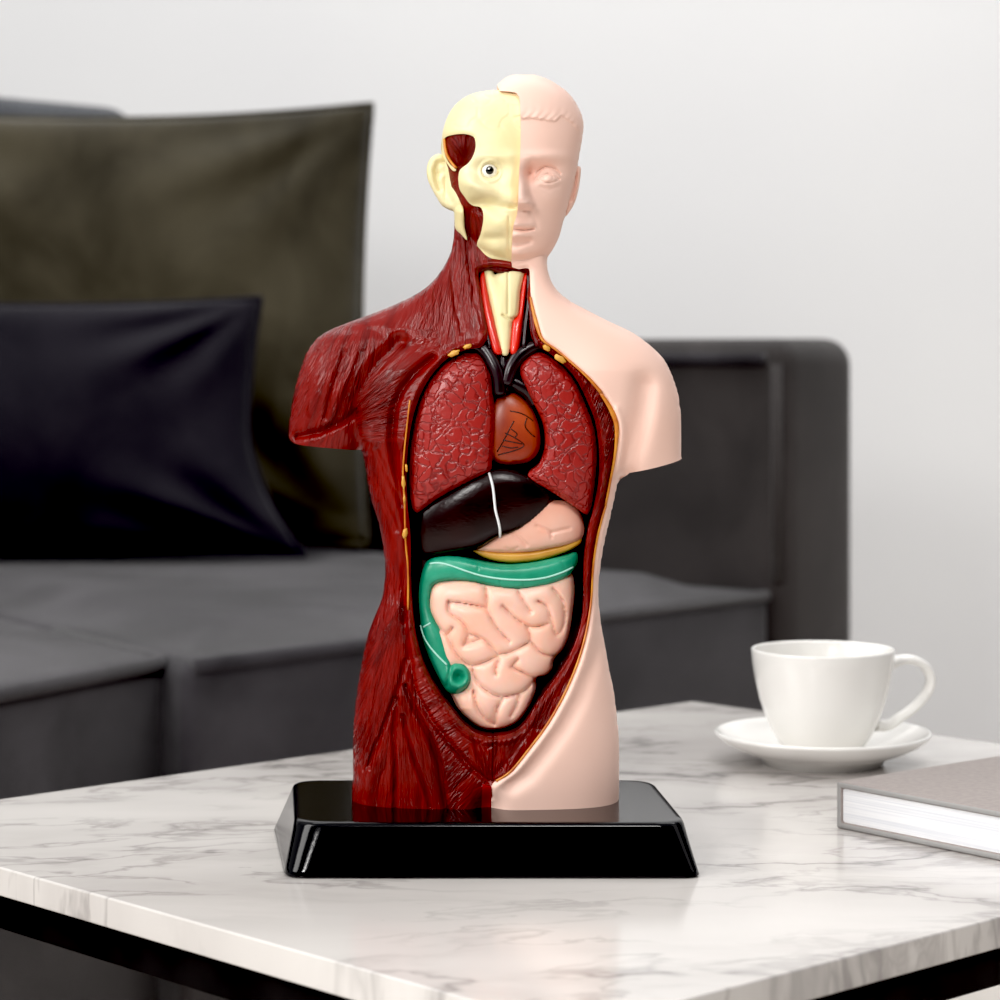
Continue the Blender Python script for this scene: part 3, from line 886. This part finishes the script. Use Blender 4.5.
# ---- muscle half (ring round the cavity)
grooves_m = [
    ([(405.5, 661), (397, 693), (382, 731), (368.5, 767)], 3.6, 2.2),
    ([(397, 700), (393, 729), (395, 763), (395, 808)], 3.6, 2.0),
    ([(402.5, 716), (414, 759), (425.5, 791), (430, 808)], 3.0, 1.8),
    ([(405.5, 687), (416, 712), (429, 736), (439, 763), (444.5, 801), (446, 810)], 4.5, 2.6),
    ([(404.5, 610), (405, 630), (409, 658), (416, 693), (431, 721), (450, 744), (469, 767), (488, 782), (498, 782)], 4.5, 2.6),
    ([(413, 630), (418, 645), (430, 676), (446, 700), (463, 719), (473, 735), (478, 755), (490, 780)], 2.4, 1.6),
    ([(383, 632), (377, 670), (368, 720), (363, 770)], 1.6, 2.2),
    ([(372, 690), (366, 740), (364, 800)], 1.2, 2.0),
    ([(433, 358), (413, 375), (401, 391), (394, 410), (391.5, 440), (396, 470), (402, 500), (406, 536), (405, 580), (403, 620)], 7.0, 3.8),
    ([(345, 352), (338, 372), (330, 395), (325, 418)], 3.2, 2.6),
    ([(362, 352), (352, 375), (344, 398), (337, 420)], 3.0, 2.6),
    ([(318, 352), (309, 380), (305, 415)], 2.0, 2.6),
    ([(297, 437), (320, 432), (342, 422), (355, 412)], 8.0, 3.6),
    ([(466, 235), (470, 270), (476, 300), (483, 330)], 3.5, 2.5),
    ([(457, 240), (452, 275), (455, 305), (462, 332)], 2.4, 2.4),
    ([(372, 470), (384, 500), (397, 530)], 2.2, 3.0),
    ([(376, 450), (389, 478), (401, 505)], 2.0, 2.6),
    ([(340, 329), (375, 331), (402, 343), (425, 345)], 1.6, 5),
]
rib_lines = [[(420 + 6 * i + (i > 8) * 1.0 * (i - 8), 655 + 8.8 * i - .12 * i * i), (412 + 6 * i + (i > 8) * (i - 8), 660 + 8.8 * i - .12 * i * i)] for i in range(13)]
grooves_f = [(front(g), a * (1.5 if 0 < i < 4 or i == 0 else 1.0), b) for i, (g, a, b) in enumerate(grooves_m)]
ribs_f = [front(g) for g in rib_lines]
fan_f = [front([(493 + t * 2, 779 - 2 * abs(t)), (493 + t * 9.0, 738 - 3 * max(t, 0))]) for t in (-1.6, -1.0, -.5, 0, .6, 1.2, 1.9, 2.7, 3.6, 4.6)]
beads = [front([(x, y)])[0] for x, y in [(594, 386), (600, 396), (604, 408), (607, 420), (608, 432), (608, 444), (607, 456), (606, 468), (604, 480), (602, 492), (572, 369), (580, 376), (587, 382)]]
def fibre_strength(P):
    g = lambda x, y, a, b, r=0: gauss(P, x, y, a, b, r)
    f = .10 + .95 * g(325, 395, 34, 42) + 1.0 * g(378, 398, 24, 26) + .95 * g(438, 305, 22, 34, -.5) + .8 * g(466, 268, 12, 46) + .5 * g(375, 745, 46, 76)
    f += .5 * g(392, 605, 16, 34) + .35 * g(377, 500, 14, 40) + .35 * g(345, 345, 40, 10) + .5 * g(430, 700, 14, 40, -.6) + .8 * g(495, 760, 26, 24) + .4 * g(455, 780, 18, 24)
    f += .6 * ((P[:, 0] > 525) & (P[:, 1] > 330))
    f += .5 * g(458, 145, 14, 18) + .4 * g(472, 220, 10, 24)
    return np.clip(f, 0, 1.05)
def muscle_front(P, d):
    H = H_body(P); h = H - 1.0
    inhead = sstep(H_head(P) - H_torso(P), -2, 6)
    PP = photo(P)
    h = h - inhead * (5.5 + 12 * gauss(PP, 493, 171, 17, 15) ** .5 + 10 * gauss(PP, 487, 205, 13, 7) + 9 * gauss(PP, 503, 207, 12, 7))
    for g, a, b in grooves_f: h -= groove(P, g, a, b) * sstep(H, 6, 22)
    for g in ribs_f: h -= groove(P, g, 1.5, 1.4)
    for g in fan_f: h -= groove(P, g, 1.8, 1.5)
    for c in beads: h += 3.4 * gauss(P, c[0], c[1], 3.6, 4.6)
    # rolled rim round the opening, dropping inwards
    dc = loopdist(P, [cavL])
    h += 2.5 * np.exp(-((dc - 5) / 3.0) ** 2) * sstep(H, 20, 40)
    h -= 5 * np.exp(-(dc / 2.0) ** 2)
    right = sstep(P[:, 0], 520, 535)
    h -= right * 3.5
    return np.maximum(h, 0)
def muscle_back(P, d): return -np.maximum(H_body(P) - 3 * sstep(H_head(P) - H_torso(P), -2, 6), 0)
def reg_of(C):
    """fibre region of each face centre"""
    r = np.full(len(C), 3)            # flank
    u, v = C[:, 0], C[:, 1]
    gd = front([(440, 330), (402, 343), (385, 358), (369, 376), (359, 395), (355, 412), (362, 449), (362, 520), (250, 520), (250, 318), (330, 318), (380, 328)])
    r[v < 345] = 0
    r[(v >= 338) & (v < 440) & (u < 440)] = 2
    r[inside(C, [gd])] = 1
    ing = front([(403, 600), (404.5, 630), (409, 658), (416, 693), (431, 721), (450, 744), (469, 767), (488, 782), (498, 782), (498, 850), (330, 850), (330, 640), (380, 640)])
    th = inside(C, [ing]); r[th] = 4
    med = inside(C, [front([(416, 693), (431, 724), (443, 765), (446, 815), (500, 815), (488, 784), (450, 748)])]); r[med] = 5
    r[(~th) & (v > 640) & (u < 480)] = 6
    r[(~th) & (v > 718) & (u >= 470)] = 7
    r[(u > 525) & (v < 718)] = 8
    return r
def fan(P, cx, cy, R):
    dx, dy = P[:, 0] - cx, P[:, 1] - cy
    return np.arctan2(dx, dy) * R, np.hypot(dx, dy)
def fibre_uv(P, C):
    r = reg_of(C); out = np.zeros((len(P), 2)); u, v = P[:, 0], P[:, 1]
    cp, cq = {}, {}
    cp[0], cq[0] = fan(P, 466, 165, 130)
    cp[1], cq[1] = fan(P, 392, 240, 150)
    cp[2], cq[2] = fan(P, 322, 436, 95)
    xl = np.interp(v, [449, 520, 570, 600, 660, 720], [364, 379, 386, 382, 362, 354])
    cp[3], cq[3] = (u - xl) * np.interp(v, [440, 520, 700], [1, 1.3, 1.0]) + (v - 560) * .25 * (v < 560), v
    cp[4], cq[4] = fan(P, 408, 590, 150)
    cp[5], cq[5] = (u * .75 + v * .65), (u - v)
    cp[6], cq[6] = (u * .55 + v * .83) * .7, (u * .83 - v * .55) * .8
    cp[7], cq[7] = fan(P, 493, 800, 40)
    cp[8], cq[8] = u * 1.2 + 0.45 * (v - 500), v
    for k in cp:
        m = r == k; out[m, 0] = cp[k][m] / 100 + k * 3.7; out[m, 1] = cq[k][m] / 100 * 3.0
    return out
head_mus = [(511, 262), (512, 230), (508, 140), (480, 125), (455, 128), (443.2, 141), (443.6, 155), (448, 168), (450, 180), (453, 195), (455.5, 212)]
mus_sil = [(454.5, 214), (454.5, 230)] + sil_left[3:] + arm_l_cut
musL = clean(np.concatenate([
    front(head_mus[:-1]), np.array(head_mus[-1:], float),
    crom(mus_sil, 2, False), crom(flank_l, 3, False),
    np.array([(480, VB), (491, VB)]),
    (skin_cutL[::-1] + np.array([.8, 0]))]))
# trim the reversed skin cut so the ring closes under the chin
o = region('muscle_half', [musL, clean(cavL)], muscle_front, muscle_back, M['muscle'], torso, step=1.4, uvf=fibre_uv)
o['label'] = 'dark red muscle half with grooved fibres'
# bright red strip in the crotch
region('red_strip', [front([(482.5, 784), (491.5, 787), (491.8, 809), (481.5, 809)]).clip(None, VB)], lambda P, d: H_body(P) + 1.2, lambda P, d: H_body(P) - 6, M['redstrip'], torso, step=1.5)

# ---- cavity lining
region('cavity_lining', [clean(cavL)], lambda P, d: np.minimum(H_body(P) - 34, 26) , lambda P, d: -H_body(P) * .96, M['cavity'], torso, step=4, rings=(1,))

# ---- skull half of the face, with openings for the temple and jaw muscles
skull_pts = [(522, 93), (501, 90), (486, 90.5), (471, 94), (458, 102), (450, 112), (445, 123), (442, 136), (441, 150), (443, 156), (445, 160), (449, 166), (453, 170.5), (456, 169.5),
             (450, 164), (445.5, 156), (444, 147), (444.5, 138), (453, 134.5), (464, 133.5), (473, 136), (475.5, 142), (475, 150), (472, 158), (467, 164), (460.5, 169), (458.5, 175), (458.5, 183), (460, 190), (464.5, 196.5), (469, 202.5), (474, 205.5), (480, 206.5), (483, 212), (483, 222), (480.5, 234), (477, 243), (478.5, 249), (484, 256), (492, 260.5), (502, 262.5), (513, 263.5)]
sk_mid = [(514, 244), (516.5, 226), (520, 214), (521.5, 203), (522, 190), (522.5, 174), (523.5, 157), (524, 140), (524, 120), (523, 100)]
skullL = clean(np.concatenate([crom(front(skull_pts), 3, False), crom(front(sk_mid), 2, False)]))
def skull_detail(P):
    P = photo(P)
    h = np.zeros(len(P)); v = P[:, 1]
    h += 4.0 * gauss(P, 492, 158, 20, 6) - 10 * gauss(P, 491, 170, 14, 11) + 3 * gauss(P, 510, 180, 7, 20)
    h += 9.0 * gauss(P, 477, 188, 17, 8, .35) + 4 * gauss(P, 470, 180, 9, 8)
    h -= 9.0 * gauss(P, 481, 203, 14, 5) + 4 * gauss(P, 497, 207, 12, 8)
    h += 5.0 * gauss(P, 511, 200, 9, 9) - 5.0 * gauss(P, 512.5, 207, 5, 1.9) - 2.5 * gauss(P, 505, 206, 6, 2.5)
    h += 4.0 * gauss(P, 500, 226, 14, 10) + 3.5 * gauss(P, 497, 250, 12, 8) - 2.2 * gauss(P, 493, 238, 12, 4)
    h -= groove(P, [(508.8, 217), (508.6, 240), (509, 263)], 1.8, 1.0)
    r = np.hypot(P[:, 0] - 490.5, P[:, 1] - 171)
    h += 2.4 * np.exp(-((r - 10) / 2.0) ** 2)
    # brain folds at the crown
    g = np.abs(np.sin(P[:, 0] * .21 + 1.5 * np.sin(v * .17)) + .9 * np.sin(v * .25 + 1.3 * np.sin(P[:, 0] * .19)))
    h -= .7 * np.exp(-(g / .3) ** 2) * sstep(v, 138, 120)
    return h
def skull_front(P, d):
    H = H_body(P)
    e = loopdist(P, [skullL])
    return np.maximum(H + skull_detail(P) * head_fade(P) - 1.6 * np.exp(-(e / 1.6) ** 2) * sstep(H, 10, 30) - .5, 0)
o = region('skull_half', [skullL], skull_front, lambda P, d: -H_body(P), M['bone'], torso, step=1.4, fine=[(470, 155, 516, 216, .9)])
o['label'] = 'cream yellow skull half with brain folds'
ear_l = [(433, 157), (429, 162), (427, 170), (428, 180), (432, 189), (437, 198), (442, 205.5), (449, 209.5), (454, 212), (454.8, 220), (455.5, 229), (461, 235), (467.5, 241), (465, 228), (464, 211), (461, 203), (459, 194), (458, 188), (454, 186.5), (452, 179), (451.5, 174), (454.5, 169.5), (449.5, 164), (444.5, 157), (439, 154.5)]
def ear_base(P):
    return np.maximum(H_torso(P) * sstep(P[:, 1], 200, 215), 10) + np.maximum(0, P[:, 0] - 446) * 1.4 * sstep(P[:, 1], 240, 200)
ear = pillow_region('ear', ear_l, M['bone'], torso, ear_base, 6, back=lambda P: -6 + 0 * P[:, 0], step=1.0, raw=True,
              detail=lambda P, d: -groove(P, [(440, 190), (437, 181), (436, 171), (439, 164), (444, 163)], 3.6, 2.4) - 3.0 * gauss(P, 439, 174, 3.5, 4) - groove(P, [(446, 180), (447, 192), (452, 203)], 1.5, 2.5))
ear['label'] = 'cream ear with mastoid bone'
# orange tendon along the temple
def surf(pts, off, hf=H_body, k=4):
    Q = crom(front(pts, off), k, False)
    return [Vector(x) for x in to_world(Q, hf(Q) + off)]
tube('tendon', surf([(444.5, 139), (445, 147), (447, 155), (451, 162), (456, 168)], -3), 1.5 * S, M['fat'], torso, 6)

# ---- eye
ec = front([(489.5, 170)], 0)
ew = float((H_body(ec) + skull_detail(ec))[0])
bm = bmesh.new(); bmesh.ops.create_uvsphere(bm, u_segments=40, v_segments=24, radius=8.3 * S)
eye = from_bm('eyeball', bm, M['eye'], torso, True); eye['label'] = 'white eyeball with black pupil'
ep = to_world(ec, np.array([ew - 1.2]))[0]; eye.location = ep
bm = bmesh.new(); bmesh.ops.create_uvsphere(bm, u_segments=32, v_segments=16, radius=4.1 * S)
for v in bm.verts: v.co.y *= .5
pu = from_bm('pupil', bm, M['pupil'], eye, True); pu.location = (.1 * S, -7.3 * S, .1 * S)
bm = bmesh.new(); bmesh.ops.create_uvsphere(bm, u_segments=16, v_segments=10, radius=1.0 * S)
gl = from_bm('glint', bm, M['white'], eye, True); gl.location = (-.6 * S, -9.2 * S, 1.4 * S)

# ---- organs
def chest(off): return lambda P: H_torso(P) + off
def deep(P): return np.minimum(H_body(P) - 36, 24)
lung_l = [(472, 352), (481, 355), (489.5, 370), (493, 392), (494, 426), (492, 462), (489, 472), (465, 484), (436, 500), (420, 512), (415, 513), (411, 507), (408.5, 484), (409.5, 450), (417, 410), (426.5, 384), (443, 364), (458, 354)]
lung_r = [(534, 353), (523, 362), (520, 373), (526, 387), (534, 404), (543, 423), (545.5, 445), (540, 464), (529, 473.5), (531, 480), (549, 491), (573, 506.5), (586, 515.5), (590, 513), (593, 503), (597.5, 464), (595.5, 432), (585.5, 403), (573, 378), (555, 360), (544, 353)]
o = pillow_region('lung', lung_l, M['lung'], torso, chest(-17), 17, .75, deep); o['label'] = 'larger wrinkled red lung on the muscle side'
o = pillow_region('lung', lung_r, M['lung'], torso, chest(-17), 16, .75, deep,
                  detail=lambda P, d: -groove(P, front([(530, 476), (548, 487), (573, 501.5), (588, 510)]), 2.0, 1.2)); o['label'] = 'red lung with notched edge on the skin side'
heart = pillow_region('heart', [(494, 398), (508, 392), (521, 397), (533, 410), (540, 430), (540, 450), (531, 462), (515, 466), (500, 465), (488, 455), (486, 420)], M['heart'], torso, chest(-29), 18, .8, deep)
heart['label'] = 'orange-red heart with black drawn lines'
def heart_w(P):
    return H_torso(P)
hl_pts = [[(510, 411), (520, 413), (528, 417), (533, 421)], [(514, 421), (509, 430), (504, 440), (497, 452)], [(505, 433), (515, 438), (524, 445), (516, 450), (498, 455)],
          [(503, 440), (512, 442), (522, 444)], [(502, 446), (511, 448), (518, 447)], [(527, 418), (525, 426), (530, 433), (535, 437)], [(511, 429), (517, 434), (514, 438)]]
bpy.context.view_layer.update()
from mathutils.bvhtree import BVHTree
def bvh_of(o):
    me = o.data; return BVHTree.FromPolygons([v.co for v in me.vertices], [p.vertices for p in me.polygons])
camL = Vector((0, 0, CAMZ)) - MC
def lay_on(o, pts, lift=.4, k=5):
    """lay a painted line on a part: measured photo points projected to its surface"""
    b = bvh_of(o); out = []
    for x, y in crom(pts, k, False):
        d = Vector(((x - 500) / FP, 1, -(y - HZ) / FP)).normalized()
        hit, nrm, i, dist = b.ray_cast(camL, d)
        if hit is None: continue
        out.append(hit - d * lift * S)
    return out
for ln in hl_pts:
    q = lay_on(heart, ln, .1)
    if len(q) > 2: tube('drawn_line', q, .55 * S, M['ink'], heart, 6)

liver = pillow_region('liver', [(413, 530), (420, 508), (445, 490), (480, 470), (505, 467), (530, 474), (550, 487), (554.5, 496), (551, 508), (534, 524), (516, 535.5), (497, 541.5), (479, 551.5), (448, 557), (426, 560.5), (416, 558), (412.5, 548)], M['liver'], torso, chest(-27), 22, .75, deep)
liver['label'] = 'dark maroon liver with white line'
tube('ligament_line', lay_on(liver, [(489, 473), (492.5, 485), (494, 496), (495.5, 510), (498.5, 522), (500, 531), (499.5, 541)], .2), 1.35 * S, M['white'], liver, 8)
stomach = pillow_region('stomach', [(540, 500), (556, 502), (569, 504), (579, 512), (585, 525), (583, 541), (567, 547.5), (550, 551), (534, 554), (512, 555.5), (492, 555), (474, 551), (484, 543), (500, 532), (525, 515)], M['stomach'], torso, chest(-30), 17, .85, deep,
    detail=lambda P, d: -groove(P, front([(514, 536), (521, 541), (527, 547)]), 2.2, 1.5) - groove(P, front([(537, 527), (546, 531), (552, 534), (560, 532), (570, 530)]), 2.2, 1.5) - groove(P, front([(551, 534), (552, 539)]), 2, 1.3) - groove(P, front([(505, 550), (512, 552), (518, 549.5)]), 1.5, 1.2))
stomach['label'] = 'pink creased stomach'
o = pillow_region('pancreas', [(471, 552), (482, 552.5), (492, 554), (512, 554.5), (534, 553), (550, 550), (566, 546.5), (581, 539), (581.5, 546), (568, 554), (545, 562), (520, 565.5), (500, 564.5), (484, 560)], M['yellow'], torso, chest(-30), 11, 1.0, deep)
o['label'] = 'yellow band under the stomach'
gutc = lambda pts: [(410 + .18 * x, 560 + .18 * y) for x, y in pts]
gut_out = gutc([(90, 230), (120, 130), (220, 110), (330, 110), (420, 130), (500, 140), (600, 150), (720, 130), (830, 100), (885, 85), (912, 105), (920, 200), (908, 320), (890, 430), (855, 515), (805, 575), (795, 625), (765, 660), (715, 675), (703, 695), (704, 740), (672, 825), (622, 905), (560, 952), (470, 973), (390, 962), (320, 912), (262, 850), (222, 775), (190, 700), (160, 560), (120, 420), (95, 320)])
gut_gr = [gutc(g) for g in [
    [(210, 240), (300, 250), (400, 270), (430, 290), (470, 370), (540, 450), (556, 466)],
    [(210, 240), (215, 300), (270, 340), (310, 380), (325, 420)], [(325, 420), (300, 480)], [(325, 420), (390, 440), (450, 490), (485, 537)],
    [(485, 537), (560, 520), (640, 480), (668, 460), (662, 400), (650, 385)], [(420, 165), (430, 240), (430, 290)],
    [(515, 262), (560, 310), (640, 370), (700, 380), (765, 365)], [(600, 185), (640, 250), (672, 300)],
    [(712, 238), (760, 270), (785, 340), (810, 420), (845, 410), (865, 330), (850, 240), (795, 170)],
    [(668, 460), (720, 520), (780, 545), (825, 545)], [(485, 537), (492, 570), (475, 620), (480, 645)], [(480, 550), (380, 590), (340, 600)],
    [(300, 480), (390, 452)], [(565, 605), (620, 632), (690, 667), (740, 672)], [(345, 620), (365, 680), (420, 735), (490, 768), (560, 765), (640, 740), (695, 680)],
    [(350, 740), (372, 830), (420, 900), (470, 935)], [(515, 785), (480, 850), (475, 935)], [(610, 765), (590, 830), (560, 885)],
    [(105, 310), (150, 380), (205, 425), (235, 385)], [(205, 430), (250, 520), (300, 580), (345, 600)], [(565, 605), (600, 560)]]]
gut_grf = [crom(front(g), 5, False) for g in gut_gr]
gut_u = poisson([resample(crom(front(gut_out), 3, True), 2)], 1.0, gut_grf)
def gut_detail(P, d):
    r = np.sqrt(np.maximum(gut_u(P), 0))
    return 9.5 * np.tanh(1.15 * r / 9.5) - 6 - 16 * gauss(P, 459, 675, 14, 15) * (P[:, 1] < 700)
gut = pillow_region('small_intestine', gut_out, M['gut'], torso, chest(-31), 22, .8, deep, step=1.3, detail=gut_detail)
gut['label'] = 'coiled pale pink small intestine'
colon_pts = [(424, 567), (431, 560.5), (443, 558), (458, 558.5), (474, 562), (490, 565), (505, 566.5), (520, 566), (536, 564), (551, 561), (566, 557.5), (576, 554.5), (579, 558), (578, 566), (569, 578), (556, 585), (545, 588.5), (530, 591), (517, 592), (504, 591.5), (491, 589), (476, 585.5), (461, 583.5), (446, 583.5), (436, 586), (431, 591), (429.5, 606), (435, 621), (444, 637), (451, 650), (454, 661), (463, 663), (470, 670), (472, 680), (467.5, 691), (458, 697), (449, 696), (443, 690), (432, 669), (425, 652), (421, 636), (418, 604), (419, 584)]
def colon_detail(P, d):
    c = front([(458.5, 678.5)])[0]; r = np.hypot(P[:, 0] - c[0], P[:, 1] - c[1])
    h = 4.5 * np.exp(-((r - 9) / 4) ** 2) - 7 * np.exp(-(r / 4.6) ** 2)
    h -= groove(P, front([(452, 664), (449, 676), (446, 688)]), 4, 2.0)
    for a in ([(501, 590), (500, 581)], [(523, 583), (525, 591)], [(561, 560), (566, 570), (563, 580)], [(479, 563), (478, 571)]):
        h -= groove(P, front(a), .9, .8)
    return h
colon = pillow_region('large_intestine', colon_pts, M['green'], torso, chest(-23), 15, 1.0, deep, step=1.3, detail=colon_detail)
colon['label'] = 'green large intestine with pale stripe'
tube('pale_stripe', lay_on(colon, [(430, 563.5), (440, 563), (452, 566), (466, 571), (481, 575.5), (498, 578.5), (515, 579.8), (532, 579.5), (548, 577), (563, 572), (573, 567)], .0), .95 * S, M['mint'], colon, 8)
tube('pale_stripe', lay_on(colon, [(420.5, 624), (423, 634), (428, 644), (436, 654), (447, 665)], .0), .95 * S, M['mint'], colon, 8)
tube('pale_stripe', lay_on(colon, [(423.5, 627), (427, 625), (430.5, 623)], .0), .95 * S, M['mint'], colon, 8)

# ---- neck parts
neck = lambda off: (lambda P: H_torso(P) + off)
o = pillow_region('windpipe', [(484, 272), (488, 267), (493, 270.5), (495, 274), (501, 271), (508, 266), (514, 264), (526, 266), (523.5, 277), (520.5, 291), (519, 311), (517, 317), (512.5, 322), (511.5, 334), (508.5, 354), (501.5, 354), (497.5, 338), (493, 317), (487.5, 292)], M['bone'], torso, neck(-12), 11, .8, lambda P: H_torso(P) - 34, step=1.2,
    detail=lambda P, d: -groove(P, front([(508, 270), (508, 314)]), 1.8, .9) - groove(P, front([(503, 315), (509, 319), (516, 318)]), 2.6, 1.2) - 1.6 * gauss(P, 499, 281, 4, 6) + 1.5 * gauss(P, 500, 300, 7, 12))
o['label'] = 'cream larynx and windpipe'
artl = pillow_region('artery', [(480, 277), (484, 271.5), (486.5, 286), (492, 312), (498, 336), (502.5, 353), (494, 353), (487, 334), (480.5, 301)], M['artery'], torso, neck(-11), 8, 1.0, lambda P: H_torso(P) - 30, step=1.2)
artr = pillow_region('artery', [(528.5, 268), (523.5, 277), (520.5, 294), (518.5, 314), (513, 320), (511, 334), (510.5, 353), (517, 353), (520.5, 340), (523.5, 314), (526.5, 288)], M['artery'], torso, neck(-11), 8, 1.0, lambda P: H_torso(P) - 30, step=1.2)
tube('vein', surf([(476, 272), (477, 290), (481, 310), (486, 330), (490, 348)], -9), 2.1 * S, M['vessel'], torso)
tube('vein', surf([(529, 272), (529, 300), (526, 324), (524, 348)], -9), 2.6 * S, M['vessel'], torso)
tube('strap_muscle', surf([(531, 290), (531.5, 315), (534, 332), (538, 346)], -6), 2.6 * S, M['deep'], torso)
def vessel(pts, off, r):
    Q = crom(front(pts), 4, False); Wd = [Vector(x) for x in to_world(Q, H_torso(Q) + off)]
    tube('great_vessel', Wd, [x * S * 1.22 for x in np.interp(np.linspace(0, 1, len(Wd)), np.linspace(0, 1, len(r)), r)], M['vessel'], torso, 14)
vessel([(474, 345), (484, 350), (492, 362), (498, 377), (499, 395)], -16, [5, 6.5, 6.5, 6, 6])
vessel([(543, 344), (533, 347), (521, 354), (512, 366), (506, 385)], -16, [4.5, 6, 6.5, 6, 5])
vessel([(503, 350), (503, 366), (503, 392)], -21, [5, 5.5, 6])
vessel([(506, 379), (517, 384), (530, 392), (538, 404)], -26, [6, 6.5, 7, 7])
# jaw floor muscle
o = pillow_region('throat_muscle', [(476, 252), (490, 258), (512, 262), (528, 262), (527, 272), (512, 273), (500, 273), (488, 270), (478, 272)], M['deep'], torso, neck(-9), 6, 1, lambda P: H_torso(P) - 30, step=1.5, uvf=lambda P, C: P / 100)

# ---- fat line along the cut edge and yellow fat deposits
cutpts = np.array(skin_cut)
tube('fat_layer', surf([(p[0] - .6, p[1]) for p in skin_cut[5:14]], .5), [x * S for x in np.interp(np.linspace(0, 1, 33), [0, .2, .5, .8, 1], [1.0, 2.0, 1.2, 1.2, 1.8])], M['fat'], torso, 8)
tube('fat_layer', surf([(p[0] - 1.3, p[1]) for p in skin_cut[13:20]], .5), [x * S for x in np.interp(np.linspace(0, 1, 25), [0, .2, .4, .6, 1], [1.5, 2.6, 2.4, 1.6, 1.3])], M['fat'], torso, 8)
tube('fat_layer', surf([(p[0] - .9, p[1]) for p in skin_cut[19:31]], .8), 1.15 * S, M['fat'], torso, 8)
tube('fat_layer', surf([(410, 400), (407, 425), (404, 455), (403, 475), (404.5, 500), (405.5, 540), (408, 570), (408, 610)], .8), .9 * S, M['fat'], torso, 8)
def blob(px, py, a, b, rot, off=1.0, mat='yellow'):
    q = front([(px, py)]); p = to_world(q, H_torso(q) + off)[0]
    bm = bmesh.new(); bmesh.ops.create_icosphere(bm, subdivisions=3, radius=1)
    for v in bm.verts:
        k = 1 + .16 * math.sin(v.co.x * 4 + px) * math.cos(v.co.z * 5 + py)
        x, y, z = v.co.x * a * k * S, v.co.y * 2.6 * S, v.co.z * b * k * S
        c, s_ = math.cos(rot), math.sin(rot)
        v.co = Vector((x * c - z * s_, y, x * s_ + z * c))
    o = from_bm('fat_deposit', bm, M[mat], torso, True); o.location = p
for a in ((454, 353.5, 6.2, 2.8, .42), (467.5, 346.5, 4.4, 2.2, .4), (546.5, 348, 4.2, 2.6, -.75), (560, 359, 6.5, 3, -.65), (403.5, 482, 2.0, 7, .05), (405, 533, 2.6, 5, -.1), (404.5, 499, 1.4, 5, 0), (406.5, 468, 1.3, 4, .1)):
    blob(*a)
